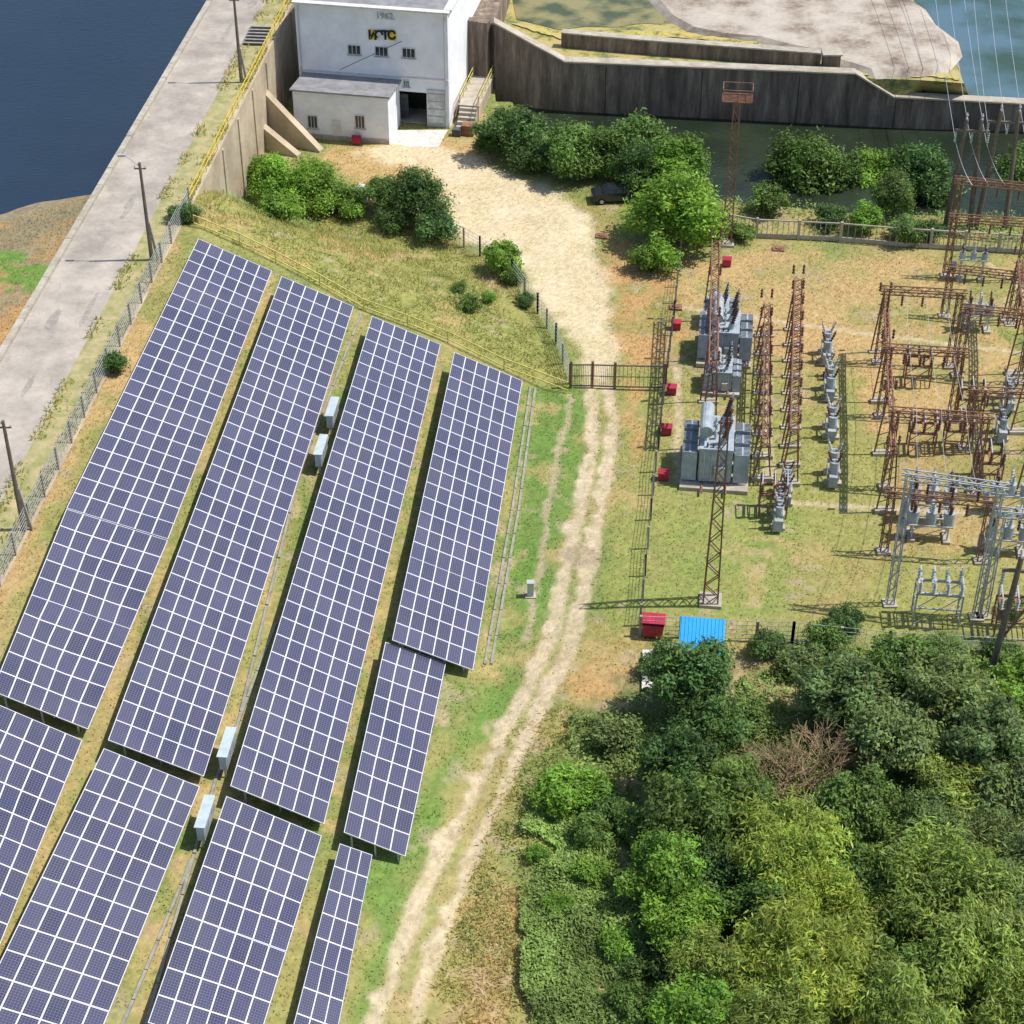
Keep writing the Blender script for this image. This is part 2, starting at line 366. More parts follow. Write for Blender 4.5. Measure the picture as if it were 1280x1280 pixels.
# ------------------------------------------------ dam, road
mb=MB()
s0,s1=-60,520
def slab(mb,d0,d1,z0,z1,k,sa=s0,sb=s1):
    pts=[roadpt(sa,d0,0),roadpt(sa,d1,0),roadpt(sb,d1,0),roadpt(sb,d0,0)]
    mb.prism([p[:2] for p in pts],z0,z1,k)
M['dam']=simple('dam_wall_concrete',(.56,.47,.34),.9,.3,.25,bump=.4,col2=(.36,.29,.21),bscale=2)
M['verge']=simple('verge_soil_and_weeds',(.48,.39,.22),.95,.3,.9,bump=.5,col2=(.24,.26,.09))
slab(mb,-W,0,-3,7.9,'dam'); mb.obj('dam_retaining_wall')
mb=MB(); slab(mb,-W+5.6,-.35,7.9,7.955,'verge'); mb.obj('road_verge')
m,nt,b=newmat('weathered_asphalt'); M['asph']=m
tc=nd(nt,'ShaderNodeTexCoord'); n1_=nd(nt,'ShaderNodeTexNoise'); n1_.inputs['Scale'].default_value=.3; n1_.inputs['Detail'].default_value=12; n1_.inputs['Roughness'].default_value=.72
nt.links.new(tc.outputs['Object'],n1_.inputs['Vector'])
cr=nd(nt,'ShaderNodeValToRGB'); E=cr.color_ramp.elements; E[0].position=.36;E[0].color=(.29,.255,.22,1);E[1].position=.64;E[1].color=(.50,.44,.37,1)
nt.links.new(n1_.outputs['Fac'],cr.inputs['Fac'])
vo=nd(nt,'ShaderNodeTexVoronoi',feature='DISTANCE_TO_EDGE'); vo.inputs['Scale'].default_value=.3
n2_=nd(nt,'ShaderNodeTexNoise'); n2_.inputs['Scale'].default_value=.8; n2_.inputs['Detail'].default_value=8
vsc=nd(nt,'ShaderNodeVectorMath',operation='SCALE'); vsc.inputs['Scale'].default_value=2.5
va=nd(nt,'ShaderNodeVectorMath',operation='ADD'); nt.links.new(tc.outputs['Object'],va.inputs[0]); nt.links.new(n2_.outputs['Color'],vsc.inputs[0]);nt.links.new(vsc.outputs[0],va.inputs[1]); nt.links.new(tc.outputs['Object'],n2_.inputs['Vector']); nt.links.new(va.outputs[0],vo.inputs['Vector'])
mr=nd(nt,'ShaderNodeMapRange'); mr.inputs[1].default_value=0;mr.inputs[2].default_value=.012;mr.inputs[3].default_value=.78;mr.inputs[4].default_value=1
nt.links.new(vo.outputs['Distance'],mr.inputs[0]); vm=nd(nt,'ShaderNodeVectorMath',operation='SCALE'); nt.links.new(cr.outputs['Color'],vm.inputs[0]);nt.links.new(mr.outputs[0],vm.inputs['Scale'])
nt.links.new(vm.outputs[0],b.inputs['Base Color']); b.inputs['Roughness'].default_value=.9
mb=MB(); slab(mb,-W+.5,-W+5.7,7.9,7.98,'asph'); mb.obj('road')
M['patch']=simple('asphalt_patch',(.36,.32,.28),.95,.3,1.2)
mb=MB()
for k in range(14):
    s_=random.uniform(-30,110);d_=-W+random.uniform(1.0,4.9);l=random.uniform(.8,2.8);w_=random.uniform(.2,.45)
    pts=[]
    for i in range(15):
        a_=i/15*6.283; p=roadpt(s_+math.cos(a_)*l*random.uniform(.7,1.15),min(d_+math.sin(a_)*w_*random.uniform(.6,1.3),-W+5.5),0); pts.append(p[:2])
    n=len(pts); mb.add([(p[0],p[1],7.984+k*.0007) for p in pts],[tuple(range(n))[::-1]],'patch')
mb.obj('road_patches')
mb=MB()
s=s0
while s<230:
    slab(mb,-W,-W+.48,7.6,8.22+random.uniform(-.02,.02),'conc',s,s+2.96); s+=3.0
mb.obj('concrete_parapet_kerb')
mb=MB()
for k in range(12):
    s_=float((Q0-R1)@dR)+10+k*6
    slab(mb,.0,.12,-1,7.5,'dam',s_,s_+.35)
mb.obj('wall_buttress')
def railing(pts,name,h=1.1,k='yel',posts=2.0,r=.04,rails=(1.,.55)):
    mb=MB()
    for a,b in zip(pts[:-1],pts[1:]):
        a=np.array(a,float);b=np.array(b,float);L=np.linalg.norm((b-a)[:2]);n=max(1,int(L/posts))
        for i in range(n): 
            q=a+(b-a)*i/n; mb.beam(q,q+np.array([0,0,h]),r*1.4,k)
        for f in rails: mb.beam(a+np.array([0,0,h*f]),b+np.array([0,0,h*f]),r*1.5,k)
    mb.obj(name)
sQ=float((Q0-R1)@dR)
railing([roadpt(sQ-1,-.15,7.9),roadpt(sQ+60,-.15,7.9)],'yellow_railing',1.2,'yel')
hl=[hit(x,y) for x,y in [(243,283),(300,306),(345,328),(400,357),(455,388),(510,408),(560,428),(630,462),(710,492)]]
railing(hl,'yellow_railing',1.0,'yelw',3.,.045,(1.,.3))
def meshfence(pts,name,h=1.9,k='cpole',sp=3.,pw=.14,wires=5,mk='steel',wr=.02):
    mb=MB()
    for a,b in zip(pts[:-1],pts[1:]):
        a=np.array(a,float);b=np.array(b,float);L=np.linalg.norm((b-a)[:2]);n=max(1,int(round(L/sp)))
        for i in range(n+1):
            q=a+(b-a)*i/n; mb.beam(q-np.array([0,0,.2]),q+np.array([0,0,h]),pw,k)
        for w in range(wires):
            z=h*(.12+.86*w/(wires-1)); mb.beam(a+np.array([0,0,z]),b+np.array([0,0,z]),wr,mk)
        m_=max(1,int(L/.6))
        for i in range(m_):
            q=a+(b-a)*(i+.5)/m_; mb.beam(q+np.array([0,0,.1]),q+np.array([0,0,h]),wr*.6,mk)
    return mb.obj(name)
meshfence([roadpt(sQ-1,-.1,7.9),roadpt(-45,-.1,7.9)],'wire_mesh_fence',1.8,'cpole',3,.13,7,'steel',.03)
meshfence([hit(*p) for p in [(560,298),(600,320),(640,350),(672,392),(695,430),(712,480)]],'chain_link_fence',1.9,'cpole',2.6,.16,6,'steel',.025)
meshfence([hit(*p) for p in [(850,322),(842,400),(832,480),(822,560),(813,650),(806,720),(800,782)]],'wire_fence',1.8,'cpole',2.6,.13,5,'dgrey',.022)
meshfence([hit(*p) for p in [(800,795),(850,797),(900,800),(990,803),(1110,815),(1290,825)]],'concrete_post_fence',1.7,'cpole',2.6,.18,5,'steel',.03)
mb=MB()
pl=[hit(*p) for p in [(905,290),(945,297),(1050,302),(1120,308),(1290,318)]]
for a,b in zip(pl[:-1],pl[1:]):
    L=np.linalg.norm(b-a);n=max(1,int(L/2.5))
    for i in range(n):
        p=a+(b-a)*i/n;q=a+(b-a)*(i+1)/n
        mb.beam(p,p+np.array([0,0,1.9]),.22,'conc')
        mb.beam(p+np.array([0,0,1.75]),q+np.array([0,0,1.75]),.1,'conc')
        mb.beam(p+np.array([0,0,.25]),q+np.array([0,0,.25]),.1,'conc',.4)
        for j in range(1,8):
            r_=p+(q-p)*j/8; mb.beam(r_+np.array([0,0,.4]),r_+np.array([0,0,1.72]),.05,'cpole')
mb.obj('concrete_panel_fence')
# gate
mb=MB(); g0=hit(713,485);g1=hit(830,487)
def gleaf(a,b):
    up=np.array([0,0,1.])
    mb.beam(a+up*.2,b+up*.2,.08,'dgrey');mb.beam(a+up*2.1,b+up*2.1,.08,'dgrey');mb.beam(a+up*1.1,b+up*1.1,.05,'dgrey')
    for i in range(13):
        q=a+(b-a)*i/12; mb.beam(q+up*.2,q+up*2.1,.08 if i in(0,12) else .03,'dgrey')
gx=hit(768,486)
for q in (g0,gx,g1,hit(740,485)): mb.beam(q,q+np.array([0,0,2.4]),.2,'rust')
gleaf(g0,hit(740,485)); gleaf(hit(740,485),gx); gleaf(gx,g1)
mb.obj('steel_gate')

# ------------------------------------------------ lamp posts
def lamp(px,py,z,hh=8.2,ang=0):
    mb=MB(PZ(px,py,z)); mb.cyl((0,0,0),(0,0,hh),.17,.1,'wood',8)
    mb.beam((.45,.1,.0),(.1,.02,3.2),.18,'cpole')
    mb.cyl((0,0,hh-.3),(-1.0,.1,hh+.5),.04,.03,'steel',6)
    mb.box((-1.25,.1,hh+.53),(.6,.24,.14),'steel')
    mb.box((0,0,hh-.5),(.9,.08,.08),'wood')
    for x in(-.4,.4): mb.cyl((x,0,hh-.46),(x,0,hh-.28),.05,.04,'porcw',6)
    mb.obj('street_lamp')
lamp(302,103,7.95);lamp(190,325,7.95);lamp(30,662,7.95)
mb=MB(PZ(322,46,7.95),math.radians(5))
mb.box((0,0,.06),(1.9,4.2,.12),'dark')
for i in range(6): mb.box((0,-1.9+i*.76,.2),(2.1,.22,.1),'cpole')
mb.obj('drain_grate')

# ------------------------------------------------ solar arrays
m,nt,b=newmat('solar_module'); M['solar']=m
uv=nd(nt,'ShaderNodeUVMap'); sp=nd(nt,'ShaderNodeSeparateXYZ'); nt.links.new(uv.outputs[0],sp.inputs[0])
def mth(op,a,b_=None,v=None):
    n=nd(nt,'ShaderNodeMath',operation=op)
    for i,q in enumerate((a,b_)):
        if q is None: continue
        if isinstance(q,(int,float)): n.inputs[i].default_value=q
        else: nt.links.new(q,n.inputs[i])
    return n.outputs[0]
pu=mth('PINGPONG',sp.outputs[0],.5);pv=mth('PINGPONG',sp.outputs[1],.5)
fr=mth('MAXIMUM',mth('LESS_THAN',pu,.043),mth('LESS_THAN',pv,.026))
cu=mth('PINGPONG',mth('MULTIPLY',sp.outputs[0],6),.5);cv=mth('PINGPONG',mth('MULTIPLY',sp.outputs[1],10),.5)
cl=mth('MAXIMUM',mth('LESS_THAN',cu,.055),mth('LESS_THAN',cv,.055))
fl=nd(nt,'ShaderNodeVectorMath',operation='FLOOR'); nt.links.new(uv.outputs[0],fl.inputs[0])
oi=nd(nt,'ShaderNodeObjectInfo'); ad=nd(nt,'ShaderNodeVectorMath',operation='ADD'); nt.links.new(fl.outputs[0],ad.inputs[0]);nt.links.new(oi.outputs['Random'],ad.inputs[1])
wn=nd(nt,'ShaderNodeTexWhiteNoise',noise_dimensions='3D'); nt.links.new(ad.outputs[0],wn.inputs['Vector'])
cm=nd(nt,'ShaderNodeValToRGB'); cm.color_ramp.elements[0].color=(.034,.037,.076,1);cm.color_ramp.elements[1].color=(.060,.061,.116,1); nt.links.new(wn.outputs['Value'],cm.inputs['Fac'])
x1=nd(nt,'ShaderNodeMix',data_type='RGBA'); nt.links.new(cl,x1.inputs[0]); nt.links.new(cm.outputs[0],x1.inputs[6]); x1.inputs[7].default_value=(.16,.165,.24,1)
x2=nd(nt,'ShaderNodeMix',data_type='RGBA'); nt.links.new(fr,x2.inputs[0]); nt.links.new(x1.outputs[2],x2.inputs[6]); x2.inputs[7].default_value=(.62,.63,.68,1)
tcc=nd(nt,'ShaderNodeTexCoord'); dn=nd(nt,'ShaderNodeTexNoise'); dn.inputs['Scale'].default_value=.25; dn.inputs['Detail'].default_value=6; nt.links.new(tcc.outputs['Object'],dn.inputs['Vector'])
x3=nd(nt,'ShaderNodeMix',data_type='RGBA'); nt.links.new(mth('MULTIPLY',mth('SUBTRACT',dn.outputs['Fac'],.25),.16),x3.inputs[0]); nt.links.new(x2.outputs[2],x3.inputs[6]); x3.inputs[7].default_value=(.40,.37,.34,1)
nt.links.new(x3.outputs[2],b.inputs['Base Color'])
nt.links.new(mth('ADD',mth('MULTIPLY',fr,.4),.16),b.inputs['Roughness'])
def array(TL,TR,BR,BL,cols=6,zh=1.9,zl=.75):
    a=hit(*TL,zh);bq=hit(*TR,zl);c=hit(*BR,zl);d=hit(*BL,zh)
    L=np.linalg.norm(a-d); nr=max(2,int(round(L/1.62)))
    nn=np.cross(bq-a,d-a);nn/=np.linalg.norm(nn)
    if nn[2]<0: nn=-nn
    me=bpy.data.meshes.new('panels'); vs=[];fs=[];uvs=[]
    P=lambda u,v:(a*(1-u)+bq*u)*(1-v)+(d*(1-u)+c*u)*v
    j=0
    while j<nr:
        k=min(nr,j+5); off=nn*random.uniform(-.02,.02); t1=random.uniform(-.03,.03)
        q=[P(0,j/nr)+off,P(1,j/nr)+off+nn*t1,P(1,k/nr)+off+nn*t1,P(0,k/nr)+off]
        n=len(vs); vs+=q; fs.append((n,n+3,n+2,n+1)); uvs+=[(0,j),(0,k),(cols,k),(cols,j)]
        lo=[p-nn*.07 for p in q]; n=len(vs); vs+=[p-nn*.001 for p in q]+lo
        for e in ((0,1,5,4),(1,2,6,5),(2,3,7,6),(3,0,4,7),(4,5,6,7)): fs.append(tuple(n+i for i in e)); uvs+=[(0,0)]*4
        j=k
    me.from_pydata([tuple(map(float,p)) for p in vs],[],fs); me.materials.append(M['solar']); me.materials.append(M['alu'])
    me.polygons.foreach_set('material_index',[0 if i%6==0 else 1 for i in range(len(fs))])
    ul=me.uv_layers.new(name='UVMap'); ul.data.foreach_set('uv',[float(x) for t in uvs for x in t]); me.update()
    par=empty('solar_panel_array'); o=bpy.data.objects.new('panels',me); bpy.context.collection.objects.link(o); o.parent=par
    mb=MB(); n=max(2,int(L/3.2))
    for i in range(n+1):
        v=min(.985,max(.015,i/n))
        hi,lo_=P(.12,v)-nn*.12,P(.88,v)-nn*.12
        mb.beam(hi,lo_,.08,'steel',.12)
        for q in (hi,lo_,(hi+lo_)/2): mb.beam((q[0],q[1],float(hgt(q[0],q[1]))-.2),q,.1,'steel')
    for u in(.1,.35,.65,.9): mb.beam(P(u,0)-nn*.1,P(u,1)-nn*.1,.07,'steel')
    mb.obj('support_frame',par)
array((248,298),(340,338),(210,674),(83,635))
array((83,636),(210,675),(110,912),(-10,864))
array((-22,872),(103,925),(-45,1292),(-175,1240))
array((352,345),(442,383),(255,970),(135,925))
array((130,935),(250,983),(110,1330),(-40,1285))
array((465,395),(551,430),(405,1030),(288,982))
array((283,995),(402,1045),(318,1320),(185,1278))
array((568,440),(653,476),(591,838),(490,800))
array((482,802),(558,828),(507,1070),(430,1040),4,1.6,.8)
array((425,1054),(466,1068),(415,1320),(362,1300),3,1.4,.9)
for pts in ([(663,484),(640,640),(606,832)],[(669,486),(648,640),(614,832)],[(452,392),(375,590),(283,965)],[(345,780),(270,975),(180,1290)],[(240,1075),(150,1290)],[(552,560),(520,680),(492,790)]):
    q=hp(pts); mb=MB()
    for a,b_ in zip(q[:-1],q[1:]):
        n=6
        for i in range(n):
            p=a+(b_-a)*i/n;r=a+(b_-a)*(i+.97)/n
            mb.beam((*p,float(hgt(*p))+.05),(*r,float(hgt(*r))+.05),.16,'rail',.14)
    mb.obj('drainage_gutter')
for (x,y,hh) in ((417,536,2.1),(403,584,2.1),(287,958,2.3),(260,1045,2.3)):
    p=hit(x,y); mb=MB(p,math.radians(6))
    for yy in (-.9,.9): mb.box((0,yy,.5),(.1,.1,1.0),'steel')
    mb.box((0,0,1.35),(.42,2.3,1.0),'inv'); mb.box((.0,0,1.89),(.6,2.45,.06),'inv')
    for yy in(-.75,0,.75): mb.box((.22,yy,1.35),(.03,.62,.85),'steel')
    for yy in(-.38,.38): mb.box((-.22,yy,1.35),(.02,.05,.95),'dgrey')
    mb.box((-.22,-.75,1.5),(.02,.3,.3),'dgrey')
    mb.obj('inverter_cabinet')
mb=MB(hit(663,745)); mb.box((0,0,.6),(.42,.35,1.1),'porcw');mb.box((0,0,1.19),(.5,.43,.06),'porcw');mb.box((0,0,.03),(.7,.6,.12),'conc'); mb.box((0,-.18,.6),(.3,.02,.8),'inv'); mb.obj('utility_cabinet')

# ------------------------------------------------ power station building
Cn=PZ(562,160,0); byaw=math.radians(10.5)
ex=np.array([math.cos(byaw),-math.sin(byaw),0]);ey=np.array([math.sin(byaw),math.cos(byaw),0])
def fac(x,y,ly=0.):
    d=ray(x,y); o=np.array([0,0,H]); P0=Cn+ey*ly
    t=((P0-o)@ey)/(d@ey); p=o+d*t-Cn; return float(p@ex),float(p[2])
XL=fac(374,90)[0]; HB=fac(563,17)[1]; DP=20.
par=empty('power_station_building')
mb=MB(Cn,byaw)
dx0,dz1=fac(492,113)[0],fac(492,113)[1]; dx1=fac(533,113)[0]
T_=.5
def wallx(x0,x1,z0,z1,k='white',y=0.): mb.box(((x0+x1)/2,y+T_/2,(z0+z1)/2),(x1-x0,T_,z1-z0),k)
wallx(XL,dx0,-.5,dz1);wallx(dx1,0,-.5,dz1);wallx(XL,0,dz1,HB)
mb.box((-T_/2,DP/2+T_/2,HB/2-.25),(T_,DP-T_,HB+.5),'whites')
mb.box((XL+T_/2,DP/2+T_/2,HB/2-.25),(T_,DP-T_,HB+.5),'white')
mb.box((XL/2,DP,HB/2),(-XL-2*T_,T_,HB),'white')
mb.obj('walls',par)
mb=MB(Cn,byaw)
mb.box((XL/2,DP/2,HB-.45),(-XL-2*T_-.01,DP-2*T_,.2),'roof')
mb.obj('roof',par)
mb=MB(Cn,byaw)
mb.box((XL/2,-.02,HB+.08),(-XL+.4,.7,.16),'concw');mb.box((.0,DP/2,HB+.081),(.7,DP-.8,.158),'concw');mb.box((XL,DP/2,HB+.081),(.7,DP-.8,.158),'concw')
mb.box((XL/2,-.05,fac(562,112)[1]+.9),(-XL,.08,.1),'concw')
mb.obj('cornice',par)
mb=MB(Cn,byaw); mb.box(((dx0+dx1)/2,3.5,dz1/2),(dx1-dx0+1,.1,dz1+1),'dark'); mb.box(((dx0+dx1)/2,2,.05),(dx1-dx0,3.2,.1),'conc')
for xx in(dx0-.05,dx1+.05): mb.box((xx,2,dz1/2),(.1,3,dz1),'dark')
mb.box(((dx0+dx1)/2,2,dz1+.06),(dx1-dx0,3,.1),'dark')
mb.box((dx1+.9,-.06,1.9),(1.7,.1,3.8),'steel')
for i in range(5): mb.box((dx1+.9,-.13,.4+i*.75),(1.6,.05,.06),'grey')
mb.box((dx0+.6,1.2,1.3),(1.0,.1,2.6),'dgrey')
mb.obj('door_opening',par)
mb=MB(Cn,byaw)
def win(x,y,w,h,ly=0.):
    lx,lz=fac(x,y,ly); f=.07
    mb.box((lx,ly-.01,lz),(w,.06,h),'glass')
    for sx_ in(-1,1): mb.box((lx+sx_*(w/2+f/2),ly-.03,lz),(f,.1,h+2*f),'concw')
    for sz_ in(-1,1): mb.box((lx,ly-.03,lz+sz_*(h/2+f/2)),(w,.1,f),'concw')
    for q in(-.17,.17): mb.box((lx+q*w,ly-.05,lz),(.06,.05,h),'inv')
    mb.box((lx,ly-.08,lz-h/2-f-.04),(w+.3,.22,.07),'steel')
for x,y in ((443,62),(477,64),(511,66)): win(x,y,1.15,.85)
win(508,104,.5,.6)
LG=PZ(487,181,0)-Cn; LY=float(LG@ey); LX=float(LG@ex); LXL=fac(368,150,LY)[0]; LH=fac(487,122,LY)[1]; LH2=fac(487,101,0)[1]
for x in (391,450): win(x,152,.85,1.2,LY)
mb.obj('windows',par)
mb=MB(Cn,byaw)
mb.add([(LXL,LY,-.5),(LX,LY,-.5),(LX,0,-.5),(LXL,0,-.5),(LXL,LY,LH),(LX,LY,LH),(LX,-.01,LH2),(LXL,-.01,LH2)],[(0,1,5,4),(1,2,6,5),(3,0,4,7)],'white')
mb.add([(LXL-.2,LY-.3,LH+.0),(LX+.25,LY-.3,LH),(LX+.25,-.01,LH2+.03),(LXL-.2,-.01,LH2+.03),(LXL-.2,LY-.3,LH+.16),(LX+.25,LY-.3,LH+.16),(LX+.25,-.01,LH2+.2),(LXL-.2,-.01,LH2+.2)],[(0,1,5,4),(1,2,6,5),(3,0,4,7),(4,5,6,7)],'roof')
mb.box(((LXL+LX)/2,LY-.06,.25),(LX-LXL,.1,.5),'conc')
lx,lz=fac(421,160,LY); mb.box((lx,LY-.03,1.3),(.85,.08,1.6),'concw')
mb.obj('annex',par)
def text(s,x,y,size,mat,k=.02,off=.09):
    cu_=bpy.data.curves.new('lettering','FONT'); cu_.body=s; cu_.size=size; cu_.extrude=.02; cu_.align_x='CENTER'; cu_.align_y='CENTER'; cu_.offset=k
    o=bpy.data.objects.new('lettering',cu_); bpy.context.collection.objects.link(o)
    lx,lz=fac(x,y); p=Cn+ex*lx-ey*off+np.array([0,0,lz]); o.location=p; o.rotation_euler=(math.pi/2,0,-byaw)
    o.data.materials.append(mat); o.parent=par
text('1962.',482,20,.85,M['grey'],.012)
mb=MB(Cn,byaw)
lx,lz=fac(466,43); mb.box((lx,-.05,lz),(.75,.08,1.0),'yel')
lx,lz=fac(490,44); mb.box((lx,-.05,lz),(.75,.08,1.0),'yel')
mb.obj('sign_plate',par)
text('И',466,44,1.15,M['black'],.05,.12); text('Э',474.5,44,1.15,M['black'],.05,.12);text('Т',482,44,1.15,M['black'],.05,.12); text('С',490,44,1.15,M['black'],.05,.12)
mb=MB(Cn,byaw)
for x in(XL+.3,-.3): mb.cyl((x,-.12,.1),(x,-.12,HB-.3),.06,.06,'porcw',6)
mb.cyl((dx0+1,-.1,HB-3),(dx0-5,-.6,LH2+1),.03,.03,'dgrey',4)
mb.obj('downpipe',par)
sheet('concrete_forecourt',[PZ(488,163,.05),PZ(560,162,.05),PZ(548,184,.05),PZ(484,183,.05)],M['concw'])
mb=MB()
for (x,y,L,h0,h1) in ((340,190,6.,.8,3.6),(368,184,6.,.8,5.)):
    p=PZ(x+34,y+6,0); mb.frame(p,math.radians(62)*-1)
    mb.add([(-.35,0,-.3),(.35,0,-.3),(.35,L,-.3),(-.35,L,-.3),(-.35,0,h0*.3),(.35,0,h0*.3),(.35,L,h1),(-.35,L,h1)],[(0,1,5,4),(1,2,6,5),(2,3,7,6),(3,0,4,7),(4,5,6,7)],'dam')
mb.obj('concrete_wing_wall')
mb=MB(Cn,byaw)
for i in range(5): mb.box((1.5,.2+i*.4,.1+i*.15),(1.7,.41,.2+i*.3),'conc')
mb.box((1.5,10,.75),(1.9,16,1.5),'dam'); mb.box((1.5,10,1.53),(2.1,16.1,.06),'conc')
for x in(.6,2.45):
    mb.beam((x,0,1.2),(x,2.1,2.5),.06,'rust');mb.beam((x,2.1,2.55),(x,18,2.55),.06,'yelw');mb.beam((x,2.1,2.05),(x,18,2.05),.05,'yelw')
    for i in range(11): 
        yy=2.1+i*1.58; mb.beam((x,yy,1.5),(x,yy,2.55),.06,'yelw')
mb.box((2.0,-.9,.5),(1.2,1.0,1.0),'rust'); mb.box((1.,-1.4,.35),(.8,.7,.7),'dgrey')
mb.obj('concrete_walkway')

# ------------------------------------------------ spillway structures
m,nt,b=newmat('stained_river_wall'); M['swall']=m
tc=nd(nt,'ShaderNodeTexCoord');mp=nd(nt,'ShaderNodeMapping'); mp.inputs['Scale'].default_value=(.75,.75,.1)
nt.links.new(tc.outputs['Object'],mp.inputs[0]); n_=nd(nt,'ShaderNodeTexNoise'); n_.inputs['Scale'].default_value=1.3;n_.inputs['Detail'].default_value=10;n_.inputs['Roughness'].default_value=.75
nt.links.new(mp.outputs[0],n_.inputs['Vector']); cr=nd(nt,'ShaderNodeValToRGB'); E=cr.color_ramp.elements
E[0].position=.36;E[0].color=(.08,.062,.05,1);E[1].position=.68;E[1].color=(.38,.30,.22,1); e=E.new(.52);e.color=(.19,.145,.11,1)
nt.links.new(n_.outputs['Fac'],cr.inputs['Fac']);nt.links.new(cr.outputs[0],b.inputs['Base Color']);b.inputs['Roughness'].default_value=.95
def ramp3(name,cols,scale,bump=.3):
    m,nt,b=newmat(name); tc=nd(nt,'ShaderNodeTexCoord'); n_=nd(nt,'ShaderNodeTexNoise'); n_.inputs['Scale'].default_value=scale;n_.inputs['Detail'].default_value=14;n_.inputs['Roughness'].default_value=.76
    nt.links.new(tc.outputs['Object'],n_.inputs['Vector']); cr=nd(nt,'ShaderNodeValToRGB'); E=cr.color_ramp.elements
    for i,(p,c) in enumerate(cols):
        e=E[i] if i<2 else E.new(p)
        e.position=p;e.color=(*c,1)
    nt.links.new(n_.outputs['Fac'],cr.inputs['Fac']);nt.links.new(cr.outputs[0],b.inputs['Base Color']);b.inputs['Roughness'].default_value=.9
    bp=nd(nt,'ShaderNodeBump'); bp.inputs['Strength'].default_value=bump; nt.links.new(n_.outputs['Fac'],bp.inputs['Height']); nt.links.new(bp.outputs[0],b.inputs['Normal'])
    return m
M['moss']=ramp3('mossy_ledge',[(.36,(.08,.11,.04)),(.66,(.40,.35,.26)),(.44,(.19,.20,.07)),(.5,(.40,.34,.10)),(.57,(.44,.35,.16))],.3)
M['apron']=ramp3('spillway_concrete',[(.36,(.17,.13,.10)),(.64,(.52,.46,.38)),(.45,(.33,.27,.21)),(.52,(.43,.375,.31))],.22,.15)
M['ymoss']=ramp3('yellow_algae',[(.38,(.14,.14,.05)),(.64,(.40,.34,.24)),(.5,(.50,.41,.10))],.7)
par=empty('river_retaining_wall'); mb=MB()
wp=[(618,130,27),(705,139,76),(1062,157,91),(1112,160,120),(1300,166,130),(1500,172,136)]
pts=[]
for x,yb_,yt in wp:
    p=PZ(x,yb_,-1.5); pts.append((p[0],p[1],zfor(p[1],yt)))
for (a,b_) in zip(pts[:-1],pts[1:]):
    th=1.1
    vs=[(a[0],a[1],-4),(b_[0],b_[1],-4),(b_[0],b_[1]+th,-4),(a[0],a[1]+th,-4),(a[0],a[1],a[2]),(b_[0],b_[1],b_[2]),(b_[0],b_[1]+th,b_[2]),(a[0],a[1]+th,a[2])]
    mb.add(vs,[(0,1,5,4),(1,2,6,5),(2,3,7,6),(3,0,4,7)],'swall'); mb.add([v for v in vs[4:]],[(0,1,2,3)],'conc')
for (a,b_) in zip(pts[:-1],pts[1:]): mb.beam((a[0],a[1]-.06,a[2]-.1),(b_[0],b_[1]-.06,b_[2]-.1),.16,'dam',.16)
for k in range(4):
    x=pts[1][0]+4+k*9.3; y_=np.interp(x,[p[0] for p in pts],[p[1] for p in pts]); z_=np.interp(x,[p[0] for p in pts],[p[2] for p in pts])
    mb.box((x,y_-.0,(z_-4)/2-.2),(.06,.06,z_+3.4),'dark')
a=pts[0]
mb.beam((a[0]-.5,a[1],1.5),(a[0]-3.2,a[1]+1,1.5),.9,'swall',11.2)
mb.prism([(a[0]-4.5,a[1]+1),(a[0],a[1]+.5),(a[0]+5,a[1]+45),(a[0]-2,a[1]+45)],-3,a[2]-.6,'swall')
mb.obj('wall',par)
mb=MB()
top=[PZ(*p,3.4)[:2] for p in [(625,70),(705,80),(1060,95),(1090,98),(1150,100),(1205,104),(1190,70),(1150,20),(1110,-80),(640,-90)]]
bot=[(p[0],p[1]) for p in top]; bot[4]=tuple(PZ(1160,112,0)[:2]);bot[5]=tuple(PZ(1225,116,0)[:2]);bot[6]=tuple(PZ(1215,70,0)[:2])
mb.prism(top,-2.5,3.4,'moss',bot); mb.obj('mossy_ledge',par)
mb=MB(); tp0=[(870,32),(905,40),(950,44),(985,54),(1020,60),(1045,72),(1060,78),(1090,86),(1130,84),(1150,86),(1170,82),(1185,74),(1192,62),(1182,44),(1165,28),(1150,8),(1130,-6),(1100,-60),(840,-60),(820,-10),(840,18)]
tp=[PZ(x+random.uniform(-3,3),y+random.uniform(-1.5,1.5),3.95)[:2] for x,y in tp0]
cx_=np.mean(tp,0); bt=[cx_+(p-cx_)*random.uniform(1.05,1.14) for p in tp]; mb.prism(tp,3.38,3.95,'apron',bt); mb.obj('spillway_apron',par)
def blotch(pl,wd,z,k,n=26):
    # irregular flat algae mat following a line
    q=[PZ(*p,z) for p in pl]; up=[];dn_=[]
    for i in range(n):
        t=i/(n-1)*(len(q)-1); j=min(int(t),len(q)-2); p=q[j]+(q[j+1]-q[j])*(t-j)
        w_=wd*random.uniform(.3,1.)*math.sin(math.pi*(i+.5)/n)**.4; up.append((p[0]+random.uniform(-.3,.3),p[1]+w_,z+.1)); dn_.append((p[0],p[1]-w_*.7,z+.1))
    vs=up+dn_; mb.add(vs,[(i,n+i,n+i+1,i+1) for i in range(n-1)],k)
mb=MB(); blotch([(1035,88),(1100,93),(1170,93),(1200,100)],1.5,3.42,'ymoss');blotch([(712,74),(860,82),(1040,90)],1.0,3.42,'ymoss',40);blotch([(640,30),(700,46),(840,44),(960,58)],1.3,3.42,'ymoss',40)
mb.obj('algae_mat',par)
mb=MB(); iw=[PZ(*p,3.4) for p in [(702,58),(790,66),(1025,84)]]
